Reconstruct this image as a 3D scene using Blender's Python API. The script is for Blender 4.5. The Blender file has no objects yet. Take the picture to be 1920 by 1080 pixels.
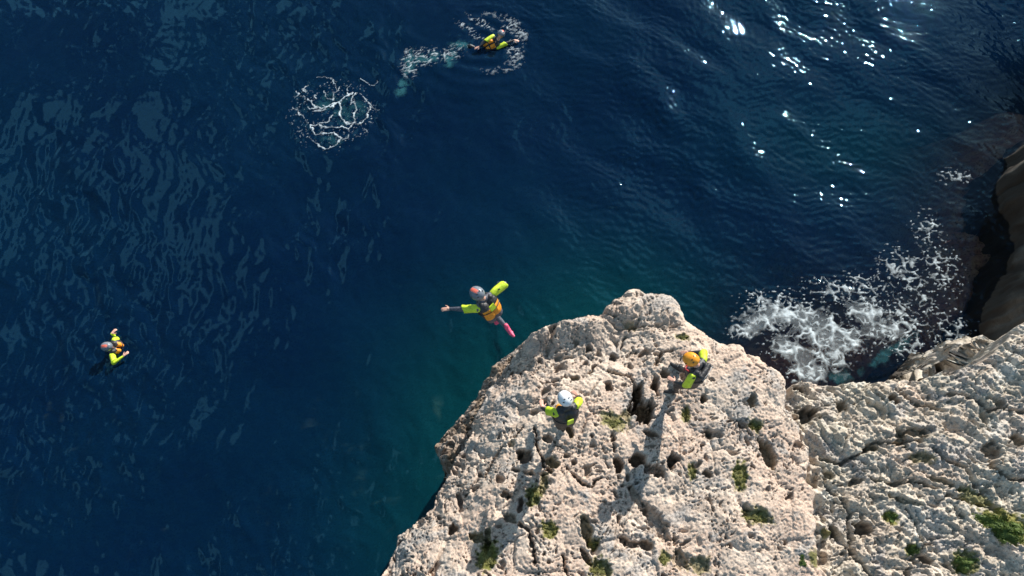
import bpy, bmesh, math, random
import numpy as np
from mathutils import Vector, Matrix

random.seed(7)
RNG = np.random.default_rng(11)
SC = bpy.context.scene
COL = SC.collection
rad = math.radians

# ------------------------------------------------------------------ camera, sky, sun, exposure
CZ, TILT, FPX = 19.4, rad(24.0), 1478.0
cam_d = bpy.data.cameras.new('camera'); cam = bpy.data.objects.new('camera', cam_d); COL.objects.link(cam)
cam.location = (0, 0, CZ); cam.rotation_euler = (TILT, 0, 0)
cam_d.sensor_width = 36.0; cam_d.lens = 36.0*FPX/1920.0; cam_d.clip_end = 2000.0; cam_d.clip_start = 0.1
SC.camera = cam
SUN_EL = rad(30.0)
SH = Vector((-0.52, -0.855, 0)).normalized()            # direction shadows fall
SUN_AZ = math.atan2(-SH.x, -SH.y)                       # clockwise from +Y
world = bpy.data.worlds.new('World'); SC.world = world; world.use_nodes = True
wn, wl = world.node_tree.nodes, world.node_tree.links
wn.clear()
w_out = wn.new('ShaderNodeOutputWorld'); w_bg = wn.new('ShaderNodeBackground'); w_bg.inputs['Strength'].default_value = 0.065
sky = wn.new('ShaderNodeTexSky'); sky.sky_type = 'NISHITA'; sky.sun_disc = False
sky.sun_elevation = SUN_EL; sky.sun_rotation = SUN_AZ; sky.air_density = 1.0; sky.dust_density = 0.6
w_tc = wn.new('ShaderNodeTexCoord')
w_n = wn.new('ShaderNodeTexNoise'); w_n.inputs['Scale'].default_value = 2.2; w_n.inputs['Detail'].default_value = 5; w_n.inputs['Roughness'].default_value = 0.55
w_n.inputs['Distortion'].default_value = 0.4
w_map = wn.new('ShaderNodeMapping'); w_map.inputs['Location'].default_value = (0.218, 0.044, 0.068)
wl.new(w_tc.outputs['Generated'], w_map.inputs['Vector']); wl.new(w_map.outputs['Vector'], w_n.inputs['Vector'])
w_r = wn.new('ShaderNodeValToRGB'); w_r.color_ramp.elements[0].position = 0.555; w_r.color_ramp.elements[1].position = 0.585
wl.new(w_n.outputs['Fac'], w_r.inputs['Fac'])
w_m = wn.new('ShaderNodeMix'); w_m.data_type = 'RGBA'
wl.new(w_r.outputs['Color'], w_m.inputs['Factor']); wl.new(sky.outputs['Color'], w_m.inputs['A'])
w_m.inputs['B'].default_value = (5.8, 10.0, 12.6, 1)
wl.new(w_m.outputs['Result'], w_bg.inputs['Color']); wl.new(w_bg.outputs['Background'], w_out.inputs['Surface'])
sun_d = bpy.data.lights.new('sun', 'SUN'); sun = bpy.data.objects.new('sun', sun_d); COL.objects.link(sun)
sun_d.energy = 5.0; sun_d.angle = rad(0.5); sun_d.color = (1.0, 0.95, 0.87)
sdir = Vector((-SH.x*math.cos(SUN_EL), -SH.y*math.cos(SUN_EL), math.sin(SUN_EL)))
sun.rotation_euler = sdir.to_track_quat('Z', 'Y').to_euler(); sun.location = (20, 30, 40)
vs = SC.view_settings
vs.view_transform = 'Standard'; vs.look = 'None'; vs.gamma = 1.0; vs.use_curve_mapping = False; vs.exposure = 0.70
SC.cycles.use_denoising = True
SC.cycles.max_bounces = 5; SC.cycles.diffuse_bounces = 2; SC.cycles.glossy_bounces = 3; SC.cycles.transparent_max_bounces = 12; SC.cycles.sample_clamp_indirect = 6.0
SC.cycles.caustics_reflective = False; SC.cycles.caustics_refractive = False

CT, ST = math.cos(TILT), math.sin(TILT)
def at(px, py, z):
    """world point at height z seen along a line of sight of the 1920x1080 survey picture"""
    u, v = (px-960.0)/FPX, (540.0-py)/FPX
    s = (CZ-z)/(CT-v*ST)
    return Vector((u*s, (ST+v*CT)*s, z))

# ------------------------------------------------------------------ numpy noise
def _h(ix, iy, seed):
    a = ix.astype(np.int32).view(np.uint32); b = iy.astype(np.int32).view(np.uint32)
    h = a*np.uint32(374761393)+b*np.uint32(668265263)+np.uint32((seed*1274126177) & 0xffffffff)
    h ^= h >> np.uint32(13); h *= np.uint32(1274126177)
    h ^= h >> np.uint32(16); h *= np.uint32(2246822519)
    h ^= h >> np.uint32(15)
    return h
def rnd2(ix, iy, seed): return _h(ix, iy, seed).astype(np.float32)*np.float32(1/4294967295.0)
def perlin(x, y, seed=0):
    x = np.asarray(x, np.float32); y = np.asarray(y, np.float32)
    ix, iy = np.floor(x), np.floor(y); fx, fy = x-ix, y-iy
    u, v = fx*fx*fx*(fx*(fx*6-15)+10), fy*fy*fy*(fy*(fy*6-15)+10)
    def g(dx, dy):
        a = rnd2(ix+dx, iy+dy, seed)*np.float32(6.2831853)
        return np.cos(a)*(fx-dx)+np.sin(a)*(fy-dy)
    a, b, c, d = g(0, 0), g(1, 0), g(0, 1), g(1, 1)
    return ((a+(b-a)*u)+((c+(d-c)*u)-(a+(b-a)*u))*v)*1.5
def fbm(x, y, octv, seed=0, gain=0.5, lac=2.03):
    s, a = 0, 1.0
    for k in range(octv):
        s = s+a*perlin(x, y, seed+k*17); x, y, a = x*lac+3.1, y*lac-7.7, a*gain
    return s
def worley(x, y, seed=0, jit=0.9):
    ix, iy = np.floor(x), np.floor(y)
    f1 = np.full(x.shape, 9.0, np.float32); f2 = f1.copy(); cid = np.zeros(x.shape, np.float32)
    for dx in (-1, 0, 1):
        for dy in (-1, 0, 1):
            jx, jy = ix+dx, iy+dy
            d = np.hypot(jx+0.5+jit*(rnd2(jx, jy, seed)-0.5)-x, jy+0.5+jit*(rnd2(jx, jy, seed+5)-0.5)-y).astype(np.float32)
            n = d < f1
            f2 = np.where(n, f1, np.minimum(f2, d)); cid = np.where(n, rnd2(jx, jy, seed+9), cid); f1 = np.where(n, d, f1)
    return f1, f2, cid
def sstep(a, b, x):
    t = np.clip((x-a)/(b-a), 0, 1); return t*t*(3-2*t)
def seg_dist(x, y, pts, closed=False):
    d = np.full(x.shape, 1e9, np.float32); n = len(pts)
    for i in range(n if closed else n-1):
        (ax, ay), (bx, by) = pts[i][:2], pts[(i+1) % n][:2]
        ex, ey = bx-ax, by-ay; L = ex*ex+ey*ey+1e-12
        t = np.clip(((x-ax)*ex+(y-ay)*ey)/L, 0, 1)
        d = np.minimum(d, np.hypot(x-ax-t*ex, y-ay-t*ey))
    return d
def sdf(x, y, pts):
    """signed distance to a closed outline, positive inside"""
    ins = np.zeros(x.shape, bool); n = len(pts)
    for i in range(n):
        (ax, ay), (bx, by) = pts[i][:2], pts[(i+1) % n][:2]
        if ay == by: continue
        c = ((ay > y) != (by > y)) & (x < (bx-ax)*(y-ay)/(by-ay)+ax)
        ins ^= c
    d = seg_dist(x, y, pts, True)
    return np.where(ins, d, -d)
def axis(segs):
    """coordinates from (start, end, step) runs"""
    out = []
    for a, b, s in segs:
        n = max(1, int(round((b-a)/s))); out += list(np.linspace(a, b, n, endpoint=False))
    return np.array(out+[segs[-1][1]])

# ------------------------------------------------------------------ mesh helpers
def link(o, parent=None):
    COL.objects.link(o)
    if parent: o.parent = parent
    return o
def tag(o, label=None, cat=None, group=None, kind=None):
    for k, v in (('label', label), ('category', cat), ('group', group), ('kind', kind)):
        if v: o[k] = v
    return o
def np_mesh(name, co, quads, mats, smooth=True, attrs=None, tris=None):
    me = bpy.data.meshes.new(name)
    co = np.ascontiguousarray(co, np.float32); quads = np.ascontiguousarray(quads, np.int32).reshape(-1, 4)
    me.vertices.add(len(co)); me.vertices.foreach_set('co', co.ravel())
    nq = len(quads)
    me.loops.add(nq*4); me.loops.foreach_set('vertex_index', quads.ravel())
    me.polygons.add(nq); me.polygons.foreach_set('loop_start', np.arange(nq, dtype=np.int32)*4)
    if attrs:
        for k, v in attrs.items():
            a = me.attributes.new(k, 'FLOAT', 'POINT'); a.data.foreach_set('value', np.ascontiguousarray(v, np.float32).ravel())
    me.update(calc_edges=True); me.validate()
    if smooth: me.polygons.foreach_set('use_smooth', np.ones(len(me.polygons), bool))
    for m in (mats if isinstance(mats, (list, tuple)) else [mats]): me.materials.append(m)
    return me
def grid_quads(nx, ny, keep=None):
    i = np.arange(ny*nx).reshape(ny, nx)
    q = np.stack([i[:-1, :-1], i[:-1, 1:], i[1:, 1:], i[1:, :-1]], -1)
    return q[keep] if keep is not None else q.reshape(-1, 4)
def compact(co, quads, attrs=None):
    used = np.zeros(len(co), bool); used[quads.ravel()] = True
    idx = np.cumsum(used)-1
    return co[used], idx[quads], {k: v[used] for k, v in (attrs or {}).items()}

# ------------------------------------------------------------------ materials
def new_mat(name):
    m = bpy.data.materials.new(name); m.use_nodes = True
    n, l = m.node_tree.nodes, m.node_tree.links
    n.clear(); out = n.new('ShaderNodeOutputMaterial')
    return m, n, l, out
def mixc(n, l, fac, a, b, mode='MIX'):
    x = n.new('ShaderNodeMix'); x.data_type = 'RGBA'; x.blend_type = mode
    for sock, v in (('Factor', fac), ('A', a), ('B', b)):
        if hasattr(v, 'is_linked'): l.new(v, x.inputs[sock])
        else: x.inputs[sock].default_value = v if sock == 'Factor' else (*v, 1)
    return x.outputs['Result']
def noise(n, l, scale, detail=4, rough=0.55, vec=None, dist=0):
    x = n.new('ShaderNodeTexNoise'); x.inputs['Scale'].default_value = scale; x.inputs['Detail'].default_value = detail
    x.inputs['Roughness'].default_value = rough; x.inputs['Distortion'].default_value = dist
    if vec is not None: l.new(vec, x.inputs['Vector'])
    return x.outputs['Fac']
def ramp(n, l, src, p0, p1):
    x = n.new('ShaderNodeMapRange'); x.inputs['From Min'].default_value = p0; x.inputs['From Max'].default_value = p1
    x.interpolation_type = 'SMOOTHSTEP'; l.new(src, x.inputs['Value']); return x.outputs['Result']
def simple(name, col, rough=0.5, var=0.12, scale=40, bump=0.0, spec=0.5, metal=0.0):
    m, n, l, out = new_mat(name)
    p = n.new('ShaderNodeBsdfPrincipled'); tc = n.new('ShaderNodeTexCoord')
    f = noise(n, l, scale, 4, 0.6, tc.outputs['Object'])
    c = mixc(n, l, ramp(n, l, f, 0.3, 0.7), [x*(1-var) for x in col], [min(1, x*(1+var)) for x in col])
    l.new(c, p.inputs['Base Color']); p.inputs['Roughness'].default_value = rough
    p.inputs['Specular IOR Level'].default_value = spec; p.inputs['Metallic'].default_value = metal
    if bump:
        b = n.new('ShaderNodeBump'); b.inputs['Strength'].default_value = bump; b.inputs['Distance'].default_value = 0.012
        l.new(f, b.inputs['Height']); l.new(b.outputs['Normal'], p.inputs['Normal'])
    l.new(p.outputs['BSDF'], out.inputs['Surface'])
    return m
def attr(n, name):
    a = n.new('ShaderNodeAttribute'); a.attribute_name = name; return a.outputs['Fac']

def rock_material():
    m, n, l, out = new_mat('limestone')
    p = n.new('ShaderNodeBsdfPrincipled'); g = n.new('ShaderNodeNewGeometry'); P = g.outputs['Position']
    big = noise(n, l, 0.7, 2, 0.6, P); mid = noise(n, l, 3.5, 4, 0.65, P, 0.3); fine = noise(n, l, 22, 4, 0.7, P); grit = noise(n, l, 70, 2, 0.7, P)
    c = mixc(n, l, ramp(n, l, mid, 0.36, 0.62), (0.41, 0.325, 0.262), (0.60, 0.495, 0.405))
    c = mixc(n, l, ramp(n, l, big, 0.42, 0.62), c, mixc(n, l, ramp(n, l, fine, 0.4, 0.6), (0.42, 0.30, 0.232), (0.57, 0.45, 0.36)))
    # greyer, greener stone on the shelf to the right
    sh = attr(n, 'shelf')
    cs = mixc(n, l, ramp(n, l, mid, 0.38, 0.62), (0.33, 0.30, 0.24), (0.56, 0.51, 0.42))
    cs = mixc(n, l, ramp(n, l, noise(n, l, 1.6, 4, 0.6, P), 0.52, 0.66), cs, (0.47, 0.48, 0.45))
    c = mixc(n, l, sh, c, cs)
    # weathered grey-brown flank
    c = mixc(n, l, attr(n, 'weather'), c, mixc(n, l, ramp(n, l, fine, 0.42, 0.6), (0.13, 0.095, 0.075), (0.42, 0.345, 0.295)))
    c = mixc(n, l, ramp(n, l, noise(n, l, 1.1, 4, 0.7, P, 0.4), 0.52, 0.64), c, mixc(n, l, ramp(n, l, fine, 0.42, 0.58), (0.25, 0.225, 0.205), (0.47, 0.43, 0.395)))
    # dark lichen speckle
    c = mixc(n, l, ramp(n, l, fine, 0.56, 0.66), c, (0.20, 0.155, 0.125))
    c = mixc(n, l, ramp(n, l, grit, 0.56, 0.68), c, (0.26, 0.205, 0.165))
    c = mixc(n, l, ramp(n, l, grit, 0.42, 0.30), c, (0.70, 0.60, 0.50))
    # soil, algae and green film
    c = mixc(n, l, attr(n, 'soil'), c, mixc(n, l, ramp(n, l, fine, 0.4, 0.6), (0.09, 0.060, 0.036), (0.18, 0.125, 0.078)))
    c = mixc(n, l, attr(n, 'green'), c, mixc(n, l, ramp(n, l, fine, 0.4, 0.6), (0.095, 0.10, 0.022), (0.20, 0.185, 0.06)))
    c = mixc(n, l, attr(n, 'wet_shade'), c, (0.035, 0.026, 0.02))  # damp rock near the waterline, and the shade painted onto the far cliff
    l.new(c, p.inputs['Base Color']); p.inputs['Roughness'].default_value = 0.92; p.inputs['Specular IOR Level'].default_value = 0.25
    b = n.new('ShaderNodeBump'); b.inputs['Strength'].default_value = 0.8; b.inputs['Distance'].default_value = 0.012
    l.new(fine, b.inputs['Height'])
    b2 = n.new('ShaderNodeBump'); b2.inputs['Strength'].default_value = 0.7; b2.inputs['Distance'].default_value = 0.004
    l.new(grit, b2.inputs['Height']); l.new(b.outputs['Normal'], b2.inputs['Normal']); l.new(b2.outputs['Normal'], p.inputs['Normal'])
    l.new(p.outputs['BSDF'], out.inputs['Surface'])
    return m
ROCK = rock_material()

# ------------------------------------------------------------------ the rock: promontory and shelf
Zp = 5.2
def W(pts, z): return [tuple(at(a, b, z)[:2]) for a, b in pts]
left_edge = [(1130, 588), (1095, 597), (1048, 606), (1015, 628), (985, 650), (955, 690), (925, 725), (905, 765), (885, 815), (862, 862), (838, 905), (815, 955), (780, 985), (752, 1005), (742, 1040), (728, 1075), (705, 1130), (680, 1200)]
right_edge = [(1188, 544), (1215, 546), (1242, 545), (1262, 556), (1275, 572), (1284, 600), (1312, 618), (1345, 641), (1388, 650), (1400, 668), (1422, 673), (1444, 690), (1458, 715), (1466, 732)]
crevice = [(1478, 760), (1496, 795), (1507, 840), (1516, 890), (1524, 950), (1530, 1010), (1540, 1090), (1550, 1200)]
def WZ3(pts): return [tuple(at(a, b, z)[:2]) for a, b, z in pts]
LZ = [5.05, 5.0, 4.85, 4.6, 4.4, 4.25]+[4.1]*(len(left_edge)-6)
left_w = WZ3([(a, b, z) for (a, b), z in zip(left_edge, LZ)])
P_out = WZ3([(1160, 560, 5.1)])+W(right_edge, 5.08)+W(crevice+[(1560, 1500), (600, 1500)], Zp)+left_w[::-1]
L_out = W([(1010, 632), (985, 636), (955, 655), (930, 672), (912, 700), (900, 722), (872, 768), (838, 797), (818, 822), (817, 845), (830, 868), (848, 884), (880, 860), (930, 760), (1000, 665)], 3.25)
B_out = W([(1764, 690), (1768, 678), (1778, 664), (1788, 646), (1802, 627), (1822, 615), (1836, 626), (1850, 640), (1880, 640), (1900, 690), (1800, 715)], 2.7)
S_out = W([(1474, 724), (1500, 709), (1530, 711), (1562, 719), (1605, 716), (1650, 714), (1700, 711), (1728, 712), (1750, 705), (1785, 700), (1820, 692), (1850, 668), (1878, 640), (1905, 612), (1960, 590), (2300, 560), (2300, 1500), (1562, 1500), (1556, 1200), (1546, 1090), (1536, 1010), (1530, 950), (1523, 890), (1513, 840), (1502, 795), (1486, 762)], 4.5)

xs = axis([(-9, -4.2, 0.25), (-4.2, -2.9, 0.05), (-2.9, 11.5, 0.0165), (11.5, 12.5, 0.06), (12.5, 18, 0.25)])
ys = axis([(-9, -1.5, 0.25), (-1.5, 0.6, 0.05), (0.6, 6.9, 0.0165), (6.9, 8.6, 0.05)])
X, Y = np.meshgrid(xs, ys); X = X.astype(np.float32); Y = Y.astype(np.float32)
wx = X+0.05*perlin(X*2.6, Y*2.6, 3)+0.03*perlin(X*7, Y*7, 4)
wy = Y+0.05*perlin(X*2.6+9, Y*2.6, 5)+0.03*perlin(X*7+9, Y*7, 6)
_cm = np.exp(-((X-5.35)/0.9)**2)*sstep(5.4, 4.7, Y)
wx = wx+_cm*(0.16*perlin(X*0.8, Y*1.7, 7)+0.06*perlin(X*4, Y*4, 8))
dP, dL, dS = sdf(wx, wy, P_out)+0.07, sdf(wx, wy, L_out), sdf(wx, wy, S_out)
dLeft = seg_dist(wx, wy, left_w)
dB = sdf(wx, wy, B_out)

# relief shared by everything: lumps, joints, pits
ux, uy = X+0.18*perlin(X*1.7, Y*1.7, 21)+0.05*perlin(X*6, Y*6, 22), Y+0.18*perlin(X*1.7, Y*1.7, 23)+0.05*perlin(X*6, Y*6, 24)
f1, f2, cid = worley(ux*1.25, uy*1.25, 31)
lump = 0.20*(0.45-f1)+0.12*(cid-0.5)-0.16*(1-sstep(0.0, 0.09+0.08*perlin(X*3, Y*3, 33), f2-f1))*sstep(0.05, 0.45, perlin(X*1.1+2, Y*1.1, 34))
f1b, f2b, cidb = worley(ux*3.4+5, uy*3.4, 37)
lump2 = 0.055*(0.5-f1b)-0.05*(1-sstep(0, 0.12, f2b-f1b))*(cidb > 0.55)
low = 0.16*fbm(X*0.8, Y*0.8, 3, 51)
medium = 0.050*fbm(ux*4.2, uy*4.2, 3, 61)
ridg = 1-np.abs(fbm(ux*9, uy*9, 3, 71)); fine = 0.030*(ridg-0.7)
r1x, r1y = 0.82*X-0.57*Y+0.05*perlin(X*5+1, Y*5, 83), 0.57*X+0.82*Y+0.05*perlin(X*5, Y*5+3, 84)
r2x, r2y = 0.33*X+0.94*Y+0.03*perlin(X*8+1, Y*8, 85), -0.94*X+0.33*Y+0.03*perlin(X*8, Y*8+3, 86)
vf = 0.036*(np.abs(perlin(r1x*15, r1y*15, 81))-0.25)+0.024*(np.abs(perlin(r2x*27, r2y*27, 82))-0.25)
# random solution pits
pit = np.zeros_like(X)
for k, (sc, th, dep) in enumerate(((2.6, 0.14, 0.16), (5.2, 0.22, 0.11), (10.5, 0.36, 0.065), (19.0, 0.55, 0.042))):
    a, b, c = worley(ux*sc+k*3.3+0.15*perlin(X*sc*2, Y*sc*2, 90+k), uy*sc-k*1.7, 101+k*7)
    r = np.where(c < th, 0.14+0.20*(c/th), 1e-3)
    pit = np.maximum(pit, dep*np.clip((r-a)/(0.22*r+1e-4), 0, 1)*(c < th))
pitmask = sstep(-0.15, 0.30, perlin(X*1.3+4, Y*1.3, 131)+0.5*perlin(X*3.3, Y*3.3, 132)+0.1)

# promontory
rough = 0.30+1.0*np.exp(-dLeft/0.6)+0.35*sstep(0.0, 0.5, perlin(X*0.7+8, Y*0.7, 35))
zP = Zp-(0.15+0.98*sstep(5.9, 4.7, Y))*(np.clip(1-dLeft/1.7, 0, 1)**1.6)-0.16*np.exp(-np.clip(dP, 0, 9)/0.12)+0.05*np.clip(3.2-Y, -3, 3)*0.5
zP = zP+low*0.55+lump*(0.26+0.45*np.exp(-dLeft/0.8))+lump2*rough*0.8+medium*rough*0.7+fine*(0.20+rough*0.50)+vf*(0.65+0.5*rough)-pit*(0.25+0.95*pitmask)
# block at the very tip, parted by a joint
tip = W([(1128, 590), (1160, 556), (1190, 540), (1245, 540), (1285, 570), (1292, 600), (1240, 604), (1190, 592)], Zp)
zP = zP+0.05*sstep(-0.05, 0.3, sdf(wx, wy, tip))
soil = np.zeros_like(X); green = np.zeros_like(X)
PITS = [  # px, py, rx, ry (photo px), depth m, turn deg, soil, green
 (1205, 768, 24, 24, .55, 0, 1, 0), (1197, 735, 11, 22, .5, 8, 1, 0), (1150, 790, 26, 16, .10, 20, 0, .8), (1176, 778, 10, 12, .15, 0, .4, .5),
 (1219, 812, 13, 6, .25, 15, .6, 0), (1196, 862, 17, 11, .45, -15, .8, 0), (1160, 870, 10, 13, .4, 0, .7, 0), (1228, 882, 20, 12, .25, 20, .5, 0),
 (1262, 862, 11, 17, .45, 25, .6, 0), (1319, 747, 7, 8, .35, 0, .4, 0), (985, 850, 14, 13, .4, 30, .5, 0), (974, 841, 7, 6, .3, 0, .4, 0),
 (968, 877, 7, 5, .2, 0, .2, 0), (998, 883, 5, 4, .2, 0, 0, 0), (948, 925, 11, 8, .3, 0, .3, 0), (976, 948, 5, 14, .3, 10, .2, 0), (955, 972, 11, 9, .25, 40, .3, .2),
 (1000, 930, 14, 19, .22, 20, .2, .9), (1030, 994, 15, 14, .22, 0, .2, 1), (895, 1006, 18, 9, .35, 15, .4, .5), (915, 1042, 18, 26, .3, 10, .2, 1), (914, 1012, 7, 20, .35, 0, .4, .5),
 (1098, 992, 10, 24, .38, -8, .4, .4), (1112, 1020, 12, 12, .3, 0, .3, .7), (1098, 1043, 6, 15, .28, -30, .4, 0), (1125, 1068, 22, 18, .3, 20, .2, .8),
 (1178, 1018, 22, 7, .25, 20, .5, 0), (1210, 1022, 12, 9, .25, 10, .5, 0), (1232, 982, 16, 42, .20, -32, .35, 0), (1195, 935, 9, 30, .12, -30, .5, 0),
 (1387, 893, 13, 24, .22, 8, .2, 1), (1442, 850, 14, 28, .45, -18, .5, .25), (1410, 752, 9, 13, .35, 10, .4, .2), (1415, 797, 14, 12, .28, 0, .2, .8),
 (1287, 777, 8, 15, .15, 0, 0, .8), (1332, 813, 8, 8, .3, 0, .4, .2), (1298, 882, 8, 13, .18, 0, 0, .9), (1328, 888, 8, 9, .28, 0, .3, .1), (1418, 968, 26, 14, .25, 10, .2, .8),
 (1028, 819, 9, 9, .25, 0, .3, 0), (1068, 806, 6, 15, .3, -15, .6, .3), (1110, 818, 4, 4, .2, 0, 0, 0), (1063, 853, 6, 5, .2, 0, 0, 0), (1035, 866, 14, 11, .35, 20, .5, .4),
 (1186, 600, 16, 8, .14, 30, .2, .4), (1282, 631, 14, 8, .14, 10, .1, .7), (1142, 722, 8, 10, .3, 0, .5, 0), (1155, 660, 9, 10, .28, 0, .4, 0), (1022, 745, 9, 9, .22, 0, .3, 0), (960, 822, 6, 8, .15, 0, 0, .4), (1080, 700, 9, 6, .2, 0, .4, .2),
 (1310, 1060, 22, 14, .2, 0, .2, .6), (1275, 1050, 15, 16, .2, 0, .3, .2), (1020, 905, 8, 22, .25, 10, .3, .6), (845, 985, 11, 10, .3, 0, .5, 0), (1245, 1048, 10, 12, .12, 0, 0, .9), (1075, 780, 8, 6, .2, 0, .2, 0), (1248, 700, 10, 9, .25, 0, .4, .1), (1228, 720, 8, 14, .3, 20, .5, 0), (1108, 640, 7, 6, .2, 0, .3, 0),
]
S_PITS = [(1515, 775, 28, 17, .5, -12, .7, 0), (1582, 759, 12, 13, .38, 20, .6, .1), (1506, 722, 15, 7, .3, 10, .8, 0), (1624, 990, 19, 14, .4, -10, .6, 0), (1740, 1050, 12, 9, .3, 30, .5, 0), (1570, 996, 8, 16, .3, -15, .6, .1),
 (1678, 746, 14, 10, .3, 0, .7, 0), (1636, 838, 14, 7, .3, 0, .5, .2), (1715, 812, 26, 11, .24, 0, .6, .1), (1850, 852, 18, 22, .3, 0, .5, 0), (1825, 935, 34, 14, .25, 30, .3, .8), (1900, 830, 16, 14, .3, 0, .5, .1), (1790, 615, 10, 8, .3, 0, .3, .2), (1812, 655, 16, 8, .45, -5, .7, .1),
 (1672, 970, 12, 12, .10, 0, 0, 1), (1884, 990, 50, 26, .12, 25, 0, 1), (1712, 1032, 14, 11, .2, 0, .1, .9), (1725, 860, 20, 12, .2, 0, .4, .5), (1505, 1052, 9, 14, .15, 0, .1, .9), (1690, 820, 12, 18, .25, 0, .5, .2), (1545, 1000, 10, 8, .2, 0, .2, .8), (1810, 1055, 22, 20, .18, 0, .1, .9), (1560, 890, 10, 8, .22, 0, .4, .2), (1610, 900, 14, 7, .22, -20, .4, .2), (1760, 905, 26, 6, .16, 20, .4, .2), (1700, 940, 30, 5, .14, 20, .3, .2), (1780, 700, 14, 7, .2, 0, .4, 0), (1860, 760, 22, 9, .2, 20, .3, .1)]
jag = 0.35*perlin(X*9, Y*9, 141)+0.22*perlin(X*22, Y*22, 142)
def add_pits(z, lst, zz):
    global soil, green
    for (px, py, rx, ry, dep, turn, so, gr) in lst:
        c = at(px, py, zz); m_ = 1.0/102.0
        a = rad(turn); dx, dy = X-c.x, Y-c.y
        near = (np.abs(dx) < 1.0) & (np.abs(dy) < 1.0)
        lx, ly = dx*math.cos(a)-dy*math.sin(a), dx*math.sin(a)+dy*math.cos(a)
        r = np.hypot(lx/(rx*m_), ly/(ry*m_*1.05))+jag
        k = np.where(near, np.clip((1.05-r)/0.32, 0, 1), 0)
        k = k*k*(3-2*k)
        z = z-dep*k*(0.82-0.6*gr)
        core = np.where(near, sstep(1.05, 0.75, r), 0)
        soil = np.maximum(soil, so*core); green = np.maximum(green, gr*np.where(near, sstep(1.25, 0.8, r+0.3*perlin(X*14, Y*14, 77)), 0))
    return z
zP = add_pits(zP, PITS, Zp)
crk = perlin(X*1.9, Y*1.9, 155)+0.5*perlin(X*5, Y*5, 156)
for pts, wd, dep in (([(1005, 795), (1012, 830), (1018, 870), (1042, 886), (1078, 880)], .05, .35), ([(1140, 580), (1180, 594), (1225, 606), (1288, 604)], .05, .13),
        ([(1145, 690), (1180, 700), (1195, 740)], .06, .3), ([(1165, 650), (1188, 605), (1152, 560)], .04, .15), ([(1060, 880), (1090, 902), (1112, 915), (1140, 890), (1150, 850), (1148, 800)], .055, .3),
        ([(1340, 765), (1352, 785), (1385, 785), (1412, 812)], .05, .25), ([(1240, 650), (1226, 700), (1236, 735)], .06, .28), ([(1010, 705), (1060, 700), (1112, 690), (1137, 655), (1110, 630)], .04, .2),
        ([(1300, 850), (1330, 830), (1352, 805)], .04, .18), ([(985, 790), (940, 830), (905, 890), (860, 930)], .05, .16), ([(1030, 1010), (1060, 1040), (1070, 1090)], .05, .25), ([(975, 985), (1000, 1030), (1005, 1090)], .07, .25), ([(1330, 930), (1350, 1000), (1345, 1080)], .035, .15), ([(1255, 655), (1210, 650), (1165, 655)], .05, .25), ([(1260, 600), (1235, 640), (1240, 655)], .04, .2)):
    d = seg_dist(ux*0.35+wx*0.65, uy*0.35+wy*0.65, W(pts, Zp))
    zP = zP-dep*(1-sstep(wd*0.15, wd*0.95, d+0.03*perlin(X*11, Y*11, 151)+0.025*perlin(X*27, Y*27, 152)+0.012+0.05*(crk < 0.0)*-crk*2))*sstep(-0.35, 0.25, crk)
# lower ledge on the sea side
zL = 3.25-0.25*np.exp(-np.clip(dL, 0, 9)/0.2)+low*0.8+lump*0.8+lump2*1.5+medium*1.5+fine*1.7+vf-pit*0.9
# shelf on the right
sx, sy = (X*0.80+Y*-0.6), (X*0.6+Y*0.80)       # bedding runs down to the right
sxw = sx+0.25*perlin(X*1.3, Y*1.3, 161); syw = sy+0.25*perlin(X*1.3, Y*1.3, 163)
beds = 0.032*(1-2*np.abs(fbm(sxw*0.8, syw*2.6, 3, 171)))+0.04*(1-2*np.abs(fbm(sxw*2.2, syw*5.5, 2, 173)))
zS = 4.45+0.10*(X-6)+0.16*fbm(X*0.7+3, Y*0.7, 3, 181)+beds+lump*0.45+lump2*1.0+medium*0.8+fine*1.0+vf*1.35-pit*(0.4+0.6*pitmask)-0.10*np.exp(-np.clip(dS, 0, 9)/0.12)
zS = add_pits(zS, S_PITS, 4.6)
for pts, wd, dep in (([(1690, 735), (1725, 760), (1760, 770)], .06, .25), ([(1500, 850), (1580, 860), (1640, 835), (1720, 830)], .07, .25), ([(1640, 895), (1720, 905), (1790, 935), (1850, 960)], .06, .25), ([(1560, 900), (1600, 960), (1605, 1040), (1640, 1090)], .08, .3), ([(1780, 740), (1850, 770), (1920, 780)], .06, .25), ([(1740, 850), (1800, 880), (1840, 930)], .09, .35), ([(1850, 880), (1880, 900), (1930, 905)], .08, .3), ([(1700, 1080), (1740, 1020), (1700, 960), (1690, 930)], .05, .2)):
    d = seg_dist(ux*0.5+wx*0.5, uy*0.5+wy*0.5, W(pts, 4.6))
    zS = zS-dep*(1-sstep(wd*0.05, wd*0.75, d+0.05*perlin(X*8, Y*8, 153)+0.035*perlin(X*21, Y*21, 154)))

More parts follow.
